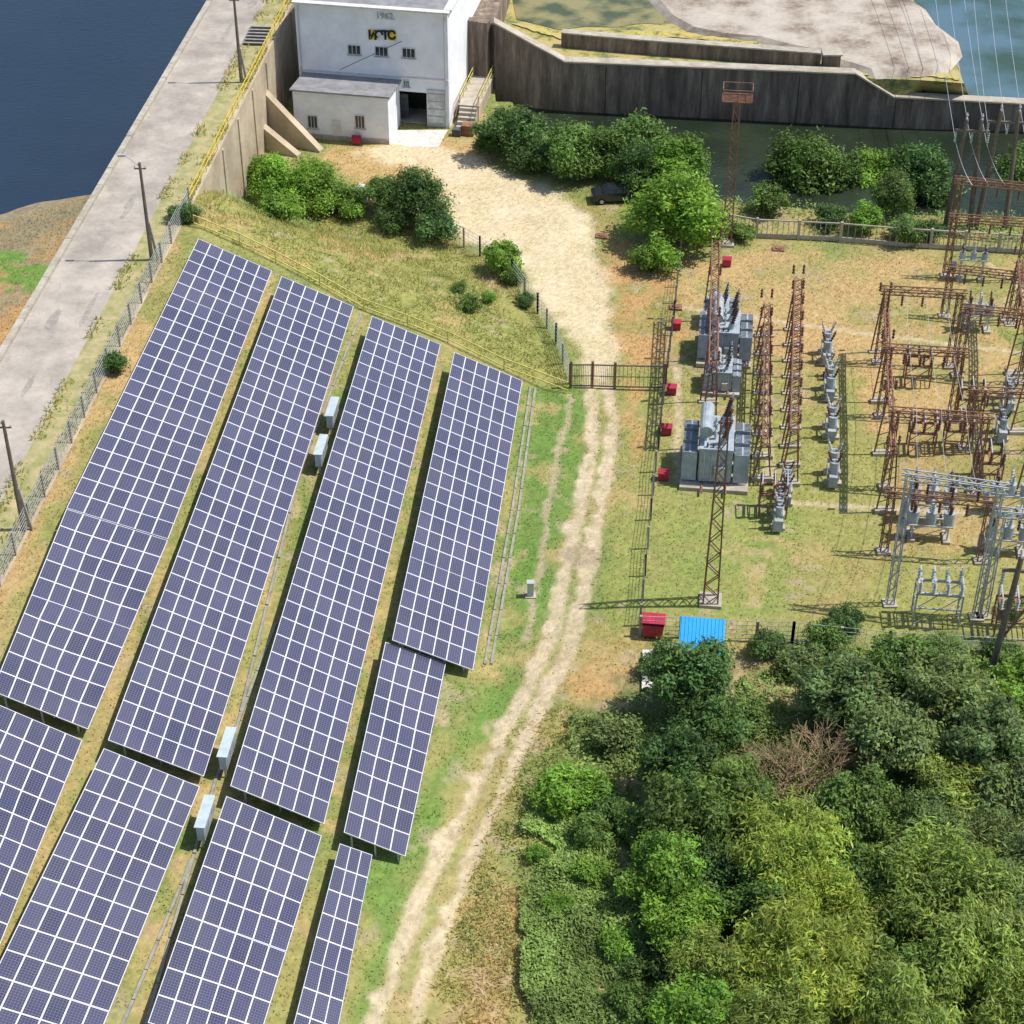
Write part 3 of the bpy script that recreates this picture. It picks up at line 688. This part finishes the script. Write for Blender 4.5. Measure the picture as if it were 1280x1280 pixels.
for a,b_ in zip(iw[:-1],iw[1:]):
    mb.beam(a+np.array([0,0,.7]),b_+np.array([0,0,.7]),.5,'swall',1.5); mb.beam(a+np.array([0,.2,1.5]),b_+np.array([0,.2,1.5]),1.0,'conc',.14)
q=iw[-1]; mb.box((q[0]+1,q[1],4.1),(1.6,1.4,1.6),'swall'); mb.box((q[0]+1,q[1],4.95),(1.9,1.7,.14),'conc')
mb.obj('low_wall',par)
sheet('spillway_pool_water',[(pts[3][0]-4,pts[3][1]+1,0),(pts[5][0]+40,pts[5][1]+1,0),(500,900,0),(pts[3][0]-4,900,0)],wpool,.9)
M['mp']=watermat('mossy_water',(.07,.09,.04),.3,2,.3,(.27,.24,.10),.35)
mb=MB(); pp=[]
for (x,y) in [(640,-60),(638,0),(648,24),(672,30),(700,37),(735,33),(770,34),(800,29),(826,30),(838,12),(822,-10),(810,-60)]:
    p=PZ(x+random.uniform(-3,3),y,3.45); pp.append(tuple(p))
mb.add(pp,[tuple(range(len(pp)))],'mp'); mb.obj('mossy_pool_water')

# ------------------------------------------------ substation
SY=math.radians(6.7)
def transformer(px,py,big=1.):
    mb=MB(hit(px,py),SY); b=big
    mb.box((0,0,.15),(4.6*b,5.2*b,.3),'conc')
    mb.box((0,0,1.75*b),(2.1*b,3.9*b,2.6*b),'grey')
    mb.box((0,0,3.1*b),(2.3*b,4.1*b,.14),'grey')
    for sx_ in(-1,1):
        for j in range(3):
            for i in range(7):
                mb.box((sx_*1.75*b,(-1.45+j*1.45-.45+i*.15)*b,1.6*b),(1.0*b,.05,2.3*b),'grey')
            mb.cyl((sx_*1.75*b,(-1.95+j*1.45)*b,2.7*b),(sx_*1.75*b,(-.95+j*1.45)*b,2.7*b),.09,.09,'grey',6)
            mb.cyl((sx_*1.2*b,(-1.45+j*1.45)*b,2.6*b),(sx_*2.25*b,(-1.45+j*1.45)*b,2.6*b),.08,.08,'steel',6)
        for i in range(6): mb.box((sx_*1.08*b,(-1.7+i*.68)*b,1.7*b),(.1,.08,2.5*b),'steel')
    for i in range(4): mb.box(((-.75+i*.5)*b,-1.98*b,1.7*b),(.08,.08,2.4*b),'steel')
    mb.box((.3*b,-2.1*b,1.3*b),(.7*b,.3,1.*b),'steel')
    for x in(-.6,-.2,.2): mb.cyl((x*b,-1.8*b,3.1*b),(x*b,-1.8*b,3.5*b),.08,.08,'dgrey',6)
    mb.cyl((-.75*b,-1.6*b,4.2*b),(-.75*b,1.5*b,4.2*b),.45*b,.45*b,'grey',14)
    for y in(-1,1): mb.box((-.75*b,y*b,3.5*b),(.15,.15,.9*b),'grey')
    for y in(-1.3,0,1.3):
        mb.cyl((.35*b,y*b,3.1*b),(.5*b,y*b,3.7*b),.26*b,.22*b,'grey',10)
        mb.ins((.5*b,y*b,3.7*b),(.85*b,y*b,5.2*b),.2*b,'porc'); mb.cyl((.85*b,y*b,5.2*b),(.9*b,y*b,5.6*b),.1,.06,'steel',6)
        mb.ins((-.1*b,(y*.6)*b,3.1*b),(-.1*b,(y*.6)*b,3.9*b),.12*b,'porcw')
    mb.box((1.2*b,2.2*b,1.4*b),(.5,.6,1.2),'steel'); mb.cyl((0,2.0*b,.9),(0,2.6*b,.9),.2,.2,'dgrey',8)
    for x in(-.8,.8): mb.beam((x*b,-3.2*b,.38),(x*b,3.2*b,.38),.12,'rust')
    mb.obj('power_transformer')
transformer(905,440,.92);transformer(893,588,1.05);transformer(902,482,.62);transformer(899,403,.6)
def breaker(px,py,n=3,sp=1.15,k='grey',h=2.0,name='circuit_breaker',alongx=False,sc=1.):
    mb=MB(hit(px,py),SY+(math.pi/2 if alongx else 0))
    L=sp*(n-1)
    for x in(-.4,.4):
        for y in(-L/2,L/2): mb.beam((x*sc,y,0),(x*sc,y,h),.09,'steel')
        mb.beam((x*sc,-L/2-.3,h),(x*sc,L/2+.3,h),.1,'steel')
        mb.beam((x*sc,-L/2,.2),(x*sc,L/2,h),.05,'steel')
    for y in(-L/2,L/2): mb.box((0,y,.1),(1.3*sc,.5,.25),'conc'); mb.beam((-.4*sc,y,.2),(.4*sc,y,h),.05,'steel')
    for i in range(n):
        y=-L/2+i*sp
        mb.cyl((0,y,h-.1),(0,y,h+.9*sc),.33*sc,.36*sc,k,12)
        mb.cyl((0,y,h+.9*sc),(0,y,h+1.05*sc),.2*sc,.1,'steel',10)
        for s_ in(-1,1):
            mb.ins((s_*.2*sc,y,h+.8*sc),(s_*.52*sc,y,h+1.75*sc),.13*sc,'porcw' if i%2 else 'porc'); mb.cyl((s_*.52*sc,y,h+1.75*sc),(s_*.56*sc,y,h+1.95*sc),.06,.04,'steel',6)
    mb.box((0,-L/2-.55,h*.55),(.6,.35,.9),'grey')
    mb.obj(name)
for x,y in ((1032,447),(1036,492),(1038,541),(1040,598)): breaker(x,y,2,1.3,sc=.95,h=1.1)
for x,y in ((972,652),(982,622)): breaker(x,y,3,.8,sc=.75,h=1.3)
breaker(1160,650,3,1.2,alongx=True,sc=1.25,h=1.6); breaker(1160,672,3,1.2,alongx=True,sc=1.1,h=1.3)
breaker(1258,640,3,1.,alongx=True,sc=1.,h=1.6);breaker(1255,690,3,1.1,alongx=True,sc=1.1,h=1.3)
breaker(1220,412,3,.8,alongx=True,sc=1.,h=1.5);breaker(1258,505,3,.9,sc=.8,h=1.2);breaker(1250,545,2,1.,sc=.8,h=1.2);breaker(1212,350,3,.9,alongx=True,sc=.7,h=2)
breaker(1035,470,1,1.,sc=.6,h=1.)
def disconnector(px,py,n=3,w=2.4,k='steel',h=2.4,ki='porcw'):
    mb=MB(hit(px,py),SY)
    for x in(-w/2,w/2):
        for y in(-.7,.7): mb.beam((x,y,0),(x,y,h),.1,k)
        for z in(.5,1.1,1.7,h): mb.beam((x,-.7,z),(x,.7,z),.05,k)
    for y in(-.7,.7):
        mb.beam((-w/2,y,h),(w/2,y,h),.14,k)
        mb.beam((-w/2,y,h*.55),(w/2,y,h*.55),.08,k); mb.beam((-w/2,y,.1),(w/2,y,h),.05,k)
    for i in range(n):
        x=-w/2+w*i/(n-1)*.9+.05*w
        for y in(-.7,.7): mb.ins((x,y,h),(x,y*1.1,h+.95),.14,ki)
        mb.beam((x,-.75,h+1),(x,.75,h+1.15),.07,'alu'); mb.box((x,0,h+.1),(.14,1.4,.12),k)
    mb.obj('disconnector_switch')
disconnector(1168,775,4,2.9,h=2.7); disconnector(1262,790,3,2.2,'rust')
for x,y in ((1145,478),(1150,562),(1195,560),(1210,520),(1232,600),(965,640)): disconnector(x,y,3,1.9,'rust',1.9,'porc')
def portal(p0,p1,h,k='rust',beam=.5,cols=.5,nins=3,name='busbar_portal'):
    a=hit(*p0);b_=hit(*p1); mb=MB()
    ta=np.array([a[0],a[1],h]);tb=np.array([b_[0],b_[1],h])
    mb.lattice(a,ta,cols,k,.07,cols*.8,.035); mb.lattice(b_,tb,cols,k,.07,cols*.8,.035)
    d=(tb-ta)/np.linalg.norm(tb-ta); mb.lattice(ta-d*.5,tb+d*.5,beam,k,.075,step=.6,br=.035)
    mb.box((a[0],a[1],.05),(.9,.9,.3),'conc');mb.box((b_[0],b_[1],.05),(.9,.9,.3),'conc')
    for i in range(nins):
        q=ta+(tb-ta)*(i+.8)/(nins+.6); mb.ins(q-np.array([0,0,.3]),q-np.array([0,0,1.3]),.12,'porc')
    mb.obj(name)
def gantry(pa,pb,h,n,k='rust',w=.6,name='busbar_gantry'):
    a=hit(*pa);b_=hit(*pb); mb=MB()
    A=np.array([a[0],a[1],h]);B=np.array([b_[0],b_[1],h]); mb.lattice(A,B,w,k,.08,step=.7)
    for i in range(n+1):
        q=A+(B-A)*i/n
        for x in(-.45,.45): mb.beam((q[0]+x*1.4,q[1],0),(q[0]+x*.5,q[1],h),.1,k)
        for z in np.arange(.8,h,.9): mb.beam((q[0]-.5,q[1],z),(q[0]+.5,q[1],z+.4),.05,k)
        mb.box((q[0],q[1],.1),(1.5,.6,.3),'conc')
        for x in(-.4,.4): mb.ins((q[0]+x,q[1]+.5,h+.3),(q[0]+x,q[1]+.5,h+1.1),.13,'porc')
    mb.obj(name)
gantry((986,606),(992,412),4.6,9); gantry((952,600),(955,420),3.0,7,w=.35)
gantry((884,560),(888,400),7.,3,w=.6)
portal((1097,452),(1186,458),6.5);portal((1100,520),(1188,526),6.);portal((1106,610),(1216,618),6.5)
portal((1182,345),(1272,352),5.5);portal((1180,395),(1262,405),4.5);portal((1196,470),(1275,478),6)
portal((1190,290),(1285,300),5.,cols=.5);portal((1205,560),(1290,565),5.)
portal((1112,755),(1220,772),10.5,'steel',cols=.45);portal((1104,690),(1225,702),5.,'rust')
portal((1228,770),(1330,780),8.5,'steel')
gantry((1106,640),(1098,440),5.,3,w=.3); gantry((1280,620),(1262,400),5.5,3,w=.4)
def mast(px,py,hh,w0=1.1,w1=.35,k='rust',plat=False):
    p=hit(px,py); mb=MB(p,SY); mb.lattice((0,0,0),(0,0,hh),w0,k,.1,w1,.055,.9); mb.box((0,0,.05),(w0+.5,w0+.5,.35),'conc')
    if plat:
        z=hh
        for s_ in(-1,1): mb.beam((-1.2,s_*.8,z),(1.2,s_*.8,z),.1,k);mb.beam((-1.2,s_*.8,z+1),(1.2,s_*.8,z+1),.06,k);mb.beam((s_*1.2,-.8,z+1),(s_*1.2,.8,z+1),.06,k);mb.beam((s_*1.2,-.8,z),(s_*1.2,.8,z),.1,k)
        for x in(-1.2,0,1.2):
            for y in(-.8,.8): mb.beam((x,y,z),(x,y,z+1),.06,k)
        for i in range(7): mb.box((0,-.7+i*.23,z-.02),(2.3,.06,.05),k)
    mb.obj('lattice_mast')
mast(888,752,14.5,.95,.45); mast(908,305,13.5,.8,.5,plat=True)
def hpole(px,py,hh,sp=2.4,pos=None):
    p=hit(px,py) if pos is None else pos
    mb=MB(p,SY)
    for x in(-sp/2,sp/2):
        mb.cyl((x*1.3,0,0),(x*.75,0,hh),.24,.16,'wood',8)
        mb.ins((x*.8,0,hh),(x*.8,0,hh+.6),.12,'porcw')
    mb.beam((-sp*.9,0,hh-1),(sp*.9,0,hh-1),.18,'wood'); mb.beam((-sp*.55,0,hh*.4),(sp*.45,0,hh*.8),.12,'wood')
    for x in(-sp*.85,0,sp*.85): mb.ins((x,0,hh-1.1),(x,0,hh-2.1),.12,'porcw')
    mb.obj('utility_pole')
hpole(1197,282,10.,1.6);hpole(1238,285,11,1.9);hpole(1255,872,11,1.8)
mb=MB()
def wire(a,b_,sag=1.2,n=10,r=.03,k='alu'):
    a=np.array(a,float);b_=np.array(b_,float);pr_=a
    for i in range(1,n+1):
        t=i/n;q=a+(b_-a)*t-np.array([0,0,4*sag*t*(1-t)]); mb.beam(pr_,q,r,k);pr_=q
h1=hit(1197,282);h2=hit(1238,285)
for i in(-1,0,1):
    wire(h1+np.array([i*1.3,0,8]),(h1[0]+8+i*1.5,h1[1]+75,20),2.5)
    wire(h2+np.array([i*1.5,0,9]),(h2[0]+10+i*1.5,h2[1]+75,21),2.5)
    a=hit(1225,296); wire(h1+np.array([i*1.3,0,8]),(a[0]+i*1.4,a[1],5),.4)
    b1=hit(1160,765);b2=hit(1160,612);b3=hit(1145,455)
    wire((b1[0]+i*1.8,b1[1],10),(b2[0]+i*1.7,b2[1],7),.6,r=.022);wire((b2[0]+i*1.7,b2[1],6.7),(b3[0]+i*1.5,b3[1],6.3),.6,r=.022)
mb.obj('overhead_wires')
def redbox(px,py):
    mb=MB(hit(px,py),SY); mb.box((0,0,.4),(.75,.6,.6),'red'); mb.add([(-.42,-.35,.7),(.42,-.35,.7),(.42,.35,.7),(-.42,.35,.7),(-.42,0,.92),(.42,0,.92)],[(0,1,5,4),(2,3,4,5),(1,2,5),(3,0,4)],'red')
    for x in(-.3,.3): mb.box((x,0,.05),(.08,.6,.12),'dgrey')
    mb.obj('fire_sand_box')
for p in ((845,411),(839,492),(833,542),(829,599),(908,332),(446,180)): redbox(*p)
mb=MB(); 
for p in ((752,296),(973,312),(845,385)): mb.frame(hit(*p),SY); mb.box((0,0,.08),(1.0,.8,.16),'rust'); mb.cyl((0,0,.16),(0,0,.24),.28,.28,'rust',10)
mb.obj('manhole_cover')
mb=MB(hit(816,793),SY); mb.add([(-.6,-.5,.2),(.6,-.5,.2),(.6,.5,.2),(-.6,.5,.2),(-.7,-.6,1.2),(.7,-.6,1.2),(.7,.6,1.2),(-.7,.6,1.2)],[(0,1,5,4),(1,2,6,5),(2,3,7,6),(3,0,4,7),(0,3,2,1)],'red')
mb.box((0,.1,1.24),(1.5,1.1,.08),'red'); mb.box((0,-.55,1.0),(.4,.1,.1),'dgrey')
for x in(-.5,.5): mb.box((x,0,.1),(.1,.9,.2),'dgrey')
mb.obj('waste_container')
p=hit(874,838); mb=MB(p,SY); 
mb.box((0,.4,1.1),(2.4,2.2,2.2),'conc'); mb.add([(-1.4,-1.3,2.25),(1.4,-1.3,2.25),(1.4,1.8,2.75),(-1.4,1.8,2.75),(-1.4,-1.3,2.33),(1.4,-1.3,2.33),(1.4,1.8,2.83),(-1.4,1.8,2.83)],[(3,2,1,0),(4,5,6,7),(0,1,5,4),(1,2,6,5),(2,3,7,6),(3,0,4,7)],'blue')
for i in range(12): 
    x=-1.3+i*.236; mb.beam((x,-1.3,2.35),(x,1.8,2.85),.04,'blue')
mb.box((-.3,-.72,1.),(.9,.05,1.9),'dgrey'); mb.obj('blue_roof_shed')
sheet('concrete_path',[(*hit(803,815)[:2],.16),(*hit(820,815)[:2],.16),(*hit(816,865)[:2],.16),(*hit(802,865)[:2],.16)],M['concw'])
def car(px,py,yaw):
    mb=MB(hit(px,py),yaw)
    prof=[(-2.2,.35),(-2.2,.8),(-1.9,.95),(-1.35,1.0),(-.8,1.42),(.7,1.45),(1.35,1.02),(2.0,.9),(2.2,.7),(2.2,.35)]
    n=len(prof); 
    def wd(z): return .86 if z<1.01 else .66
    vs=[(x,-wd(z),z) for x,z in prof]+[(x,wd(z),z) for x,z in prof]
    mb.add(vs,[tuple(range(n)),tuple(range(2*n-1,n-1,-1))]+[(i,n+i,n+(i+1)%n,(i+1)%n) for i in range(n)],'carp')
    for a,b_ in(((-1.3,1.03),(-.83,1.40)),((.74,1.43),(1.3,1.05))):
        o=.02; mb.add([(a[0],-.7,a[1]+o),(a[0],.7,a[1]+o),(b_[0],.6,b_[1]+o),(b_[0],-.6,b_[1]+o)],[(0,1,2,3)],'glass')
    for s_ in(-1,1):
        mb.add([(-1.15,s_*.82,1.05),(1.1,s_*.82,1.05),(.65,s_*.7,1.38),(-.75,s_*.7,1.38)],[(0,1,2,3)],'glass')
        for x in(-1.4,1.35): mb.cyl((x,s_*.7,.32),(x,s_*.9,.32),.32,.32,'tyre',14); mb.cyl((x,s_*.9,.32),(x,s_*.91,.32),.18,.18,'alu',10)
    mb.obj('parked_car')
car(770,250,math.radians(-5))
mb=MB(hit(452,252)); mb.cyl((0,0,.1),(0,0,1.5),.5,.5,'concw',14);mb.cyl((0,0,1.5),(0,0,1.75),.5,.15,'concw',14);mb.box((0,0,.05),(1.3,1.3,.1),'conc');mb.obj('white_tank')

# ------------------------------------------------ vegetation
def leafcloud(cent,rad,n,size,elong=1.,droop=0.,tints=None,flat=.85):
    Ps=[];Ns=[];Cs=[];tot=np.sum(np.array(rad)**2)
    for k,(c,r) in enumerate(zip(cent,rad)):
        m_=int(n*(r**2)/tot)
        d=rng.normal(size=(m_,3)); d/=np.linalg.norm(d,axis=1)[:,None]
        bump=1+.25*np.sin(d[:,0]*5+k)*np.sin(d[:,1]*5+2*k)+.18*np.sin(d[:,2]*9+k)
        rr=r*(1-.45*rng.random(m_)**2.)*bump*(1+.18*rng.normal(size=m_))
        p=c+d*rr[:,None]*np.array([1,1,flat]); Ps.append(p)
        nn=d*.6+rng.normal(size=(m_,3))*.5+np.array([0.25,0,.6]); nn/=np.linalg.norm(nn,axis=1)[:,None]; Ns.append(nn)
        t=(tints[k] if tints is not None else 1.)*rng.uniform(.7,1.35,(m_,1)); hue=rng.uniform(-.12,.2,(m_,1))
        base=np.array([.19,.265,.075])*t; base=base*np.hstack([1+hue,np.ones((m_,1)),1-hue]); Cs.append(base)
    P=np.vstack(Ps);N=np.vstack(Ns);Cc=np.vstack(Cs); m_=len(P)
    t=rng.normal(size=(m_,3)); 
    if droop>0: t=t*(1-droop)+np.array([0,0,-1.])*droop*1.5
    t-=N*np.sum(t*N,1)[:,None]; t/=np.linalg.norm(t,axis=1)[:,None]; b=np.cross(N,t)
    s_=size*rng.uniform(.55,1.4,(m_,1)); 
    if droop>0: P[:,2]-=rng.random(m_)*.6
    V=np.stack([P-t*s_*elong,P-b*s_*.6/elong**.5,P+t*s_*elong,P+b*s_*.6/elong**.5],1).reshape(-1,3)
    return V,np.repeat(Cc,4,0)
def treemesh(name,R,Hc,nl,n,size,kind='round',lobes=.30):
    cent=[];rad=[];tin=[]
    sq=rng.uniform(.78,1.22,2)
    for i in range(nl):
        d=rng.normal(size=3); d/=np.linalg.norm(d); 
        if d[2]<-.35: d[2]*=-1
        k=rng.uniform(.45,1.0); c=np.array([d[0]*R*k*sq[0],d[1]*R*k*sq[1],Hc+d[2]*R*.8*k*(1.1 if kind!='shrub' else .65)])
        cent.append(c);rad.append(R*rng.uniform(.5,1.3)*lobes);tin.append(rng.uniform(.65,1.35))
    for i in range(3):
        cent.append(np.array([rng.normal()*R*.2,rng.normal()*R*.2,Hc+rng.normal()*.1*R]));rad.append(R*.5);tin.append(.8)
    if kind=='willow': V,Cc=leafcloud(cent,rad,n,size,1.9,.6,tin,1.05)
    else: V,Cc=leafcloud(cent,rad,n,size,1.25,0.,tin)
    lowk=V[:,2]<.02; V[lowk,2]=.02+rng.random(lowk.sum())*.3
    mb=MB()
    if kind!='shrub':
        mb.cyl((0,0,-.3),(.1,.05,Hc*.55),.055*R,.035*R,'bark',8)
    for c in cent[:16]:
        st=np.array([.1,.05,Hc*.5 if kind!='shrub' else 0.]); md=(st+c)/2+rng.normal(size=3)*.15*R*.3
        mb.cyl(st,md,.028*R,.018*R,'bark',5);mb.cyl(md,c,.018*R,.006*R,'bark',5)
    nb_=len(V); Fl=np.arange(nb_).reshape(-1,4)
    tv=np.array(mb.v,float); tf=np.array([f for f in mb.f if len(f)==4])
    V2=np.vstack([V,tv]);F2=np.vstack([Fl,tf+nb_]);C2=np.vstack([Cc,np.full((len(tv),3),.1)])
    mi=np.concatenate([np.zeros(len(Fl)),np.ones(len(tf))])
    return npmesh(name,V2,F2,[M['leaf'],M['bark']],C2,mi)
big=[treemesh('deciduous_tree',4.,4.2,34,11000,.18) for _ in range(6)]
bnk=[treemesh('deciduous_tree',4.,3.0,40,12000,.17) for _ in range(4)]
wil=[treemesh('willow_tree',4.6,4.8,40,14000,.14,'willow',lobes=.27) for _ in range(4)]
shr=[treemesh('shrub',1.6,1.1,14,3800,.10,'shrub',lobes=.36) for _ in range(5)]
def plant(name,meshes,px,py,rpx,col,R0_,Hc):
    sc=1.
    for _ in range(4):
        g=hit(px,py,Hc*sc); dep=g[1]*cT-(g[2]-H)*sT; sc=rpx*dep/F/R0_
    me=random.choice(meshes); o=bpy.data.objects.new(name,me); bpy.context.collection.objects.link(o)
    o.location=(g[0],g[1],float(hgt(g[0],g[1]))-.05); o.scale=(sc*random.uniform(.92,1.08),sc*random.uniform(.92,1.08),sc*random.uniform(.88,1.15)); o.rotation_euler=(0,0,random.uniform(0,6.28)); 
    j=random.uniform(.82,1.15); o.color=(col[0]*j*random.uniform(.93,1.07),col[1]*j,col[2]*j,1)
dk=(.55,.74,.70);md=(.82,1.0,.78);lt=(1.35,1.35,1.0);gg_=(1.05,1.08,1.25);bl=(1.05,1.4,.65);yl=(1.6,1.5,.85)
for x,y,r,c in [(640,168,44,dk),(612,178,24,dk),(715,190,48,md),(790,185,52,md),(845,205,50,bl),(850,265,66,bl),(800,215,38,dk),(1000,222,54,md),(1045,225,42,dk),(1150,235,50,dk),(1090,220,45,bl),(1276,215,44,md),(525,248,44,dk),(480,245,34,md),(345,235,42,bl),(390,235,44,bl),(1118,250,34,md)]:
    plant('deciduous_tree',bnk,x,y,r,c,4.5,3.0)
for x,y,r,c in [(862,848,62,dk),(885,895,48,dk),(1060,860,62,gg_),(1120,835,58,md),(1190,870,66,gg_),(1120,920,60,gg_),(1235,930,66,gg_),(850,960,55,dk),(860,1020,64,md),(920,1000,50,md),(830,1090,56,bl),(1270,1010,62,gg_),(1195,990,62,lt),(1075,1010,55,md),(1270,860,50,bl),(890,1090,50,dk),(850,1150,54,bl),(1080,1110,56,md),(1120,1215,60,md),(950,1140,55,md),(1180,815,30,gg_),(870,1270,60,bl)]:
    plant('deciduous_tree',big,x,y,r,c,4.4,4.2)
for x,y,r,c in [(980,1060,80,yl),(1180,1110,88,lt),(1230,1190,92,lt),(1010,1200,95,yl),(900,1220,70,lt),(1130,1265,80,lt),(960,1285,80,lt),(1040,1130,60,yl),(1160,1040,58,gg_),(1290,1100,80,gg_),(1290,1270,80,lt),(1235,1060,60,gg_)]:
    plant('willow_tree',wil,x,y,r,c,5.1,4.8)
for x,y,r,c in [(320,215,26,bl),(350,262,28,bl),(420,250,28,md),(440,262,22,bl),(495,275,26,dk),(545,285,28,dk),(735,205,34,md),(670,195,34,dk),(760,205,30,bl),(628,325,30,bl),(640,345,18,md),(655,375,14,dk),(227,268,20,dk),(142,455,22,dk),(820,320,36,bl),(885,275,32,md),(925,290,18,md),(1082,275,28,bl),(1135,288,28,md),(1160,290,22,dk),(965,250,28,md),(1040,270,24,dk),(958,808,28,dk),(1035,800,30,md),(1052,775,28,dk),(1000,830,28,gg_),(770,920,36,gg_),(705,985,42,bl),(690,1005,28,bl),(738,990,34,bl),(740,1040,32,md),(768,1015,30,dk),(790,1030,30,md),(735,1090,26,bl),(770,1180,30,bl),(820,830,26,dk),(1250,815,26,md),(590,380,16,md),(610,372,12,bl),(575,360,12,md),(820,1200,36,dk),(800,1250,34,md),(1265,760,20,md),(935,900,30,md),(700,1130,20,bl),(670,1070,16,bl)]:
    plant('shrub',shr,x,y,r,c,1.75,1.0)
def drybush(px,py,rpx):
    g=hit(px,py+rpx*.8); R=rpx/21.; mb=MB(g)
    def br(p,d,L,w,dep):
        q=p+d*L; mb.beam(p,q,w,'twig')
        if dep==0:return
        for _ in range(3):
            nd_=d+rng.normal(size=3)*.5; nd_[2]=abs(nd_[2])*.9; nd_/=np.linalg.norm(nd_); br(p+d*L*rng.uniform(.5,1),nd_,L*.72,w*.62,dep-1)
    for i in range(9):
        a=i*.7; d=np.array([math.cos(a)*.75,math.sin(a)*.75,1.]); d/=np.linalg.norm(d); br(np.zeros(3),d,R*.75,.08,3)
    mb.obj('bare_bush')
drybush(1000,945,58);drybush(1035,930,45);drybush(965,955,45)
def under(poly,n,name,hmax,col,sz=.13,thr=.42):
    q=hp(poly); lo=np.min(q,0);hi=np.max(q,0); X=rng.uniform(lo[0],hi[0],n);Y=rng.uniform(lo[1],hi[1],n)
    k=inpoly(X+3*(vnoise(X,Y,2.7)-.5)+1.5*(vnoise(X,Y,.9)-.5),Y+3*(vnoise(X+40,Y,2.7)-.5),q)
    k&=vnoise(X+5,Y-3,2.1)+.25*rng.random(n)>thr
    X=X[k];Y=Y[k]; hh=hmax*(vnoise(X,Y,1.6)*.7+vnoise(X+9,Y,.6)*.4); P=np.stack([X,Y,hgt(X,Y)+hh*rng.uniform(.3,1.,len(X))],-1); m_=len(P)
    N=rng.normal(size=(m_,3))*.4+np.array([0.3,0,.85]);N/=np.linalg.norm(N,axis=1)[:,None]
    t=rng.normal(size=(m_,3));t-=N*np.sum(t*N,1)[:,None];t/=np.linalg.norm(t,axis=1)[:,None];b=np.cross(N,t);s_=sz*rng.uniform(.5,1.4,(m_,1))
    V=np.stack([P-t*s_,P-b*s_*.5,P+t*s_,P+b*s_*.5],1).reshape(-1,3)
    cc=np.array(col)*rng.uniform(.65,1.4,(m_,1))*(.55+.9*vnoise(X,Y,2.3))[:,None]
    me=npmesh(name,V,np.arange(4*m_).reshape(-1,4),[M['leaf']],np.repeat(cc,4,0)); bpy.context.collection.objects.link(bpy.data.objects.new(name,me))
under([(690,960),(720,890),(830,880),(1000,830),(1280,810),(1400,1300),(780,1330),(790,1080)],100000,'undergrowth',1.3,(.22,.31,.08))
under([(660,1020),(700,960),(800,1060),(810,1290),(680,1290),(650,1130)],50000,'undergrowth',1.0,(.25,.36,.09),.11)
under([(610,1100),(660,980),(700,900),(720,1000),(690,1290),(570,1290)],9000,'undergrowth',.35,(.32,.38,.11),.09,.6)
under([(530,340),(590,350),(625,395),(590,400),(550,370)],2600,'undergrowth',.4,(.21,.33,.09),.09)
under([(250,195),(300,190),(420,215),(470,265),(300,262)],9000,'undergrowth',.8,(.21,.32,.09))
under([(640,210),(760,225),(880,270),(1180,300),(1280,300),(1280,270),(900,245),(660,170)],26000,'undergrowth',1.,(.21,.29,.09))
n=14000; s_=rng.uniform(-20,230,n); d_=rng.choice([-.5,-W+5.8],n)+rng.normal(size=n)*.35; d_=np.clip(d_,-W+5.5,-.2)
kk=vnoise(s_,d_*0,2.5)>.42; s_=s_[kk];d_=d_[kk]; Xp=R1[0]+dR[0]*s_+nR[0]*d_;Yp=R1[1]+dR[1]*s_+nR[1]*d_; n=len(Xp)
a=rng.uniform(0,6.28,n);w=.06;h=rng.uniform(.1,.45,n)
V=np.stack([np.stack([Xp-np.cos(a)*w,Yp-np.sin(a)*w,np.full(n,7.95)],-1),np.stack([Xp+np.cos(a)*w,Yp+np.sin(a)*w,np.full(n,7.95)],-1),np.stack([Xp+rng.normal(size=n)*.15,Yp+rng.normal(size=n)*.15,7.95+h],-1)],1).reshape(-1,3)
cc=np.repeat(np.where(rng.random((n,1))<.5,np.array([[.25,.34,.08]]),np.array([[.6,.48,.14]])),3,0)
me=npmesh('verge_weeds',V,np.arange(3*n).reshape(-1,3),[M['grassb']],cc); bpy.context.collection.objects.link(bpy.data.objects.new('verge_weeds',me))

# ------------------------------------------------ light, world, camera
w=bpy.data.worlds.new('World'); bpy.context.scene.world=w; w.use_nodes=True; nt=w.node_tree
sky=nd(nt,'ShaderNodeTexSky',sky_type='NISHITA'); sky.sun_disc=False
el=math.radians(60); az=math.radians(3)
sky.sun_elevation=el; sky.sun_rotation=math.radians(90)-az; sky.altitude=100
bg=nt.nodes['Background']; nt.links.new(sky.outputs[0],bg.inputs[0]); bg.inputs[1].default_value=.15
sd=Vector((math.cos(el)*math.cos(az),math.cos(el)*math.sin(az),math.sin(el)))
L=bpy.data.lights.new('sun','SUN'); L.energy=4.8; L.angle=math.radians(.5); L.color=(1,.95,.87)
lo=bpy.data.objects.new('sun',L); bpy.context.collection.objects.link(lo); lo.rotation_euler=sd.to_track_quat('Z','Y').to_euler()
cam=bpy.data.cameras.new('camera'); cam.sensor_width=36; cam.lens=F/1280*36; cam.clip_end=8000; cam.clip_start=1
co=bpy.data.objects.new('camera',cam); bpy.context.collection.objects.link(co); co.location=(0,0,H); co.rotation_euler=(math.radians(90)-TH,0,0)
bpy.context.scene.camera=co
vs=bpy.context.scene.view_settings; vs.view_transform='Standard'; vs.look='None'; vs.exposure=0
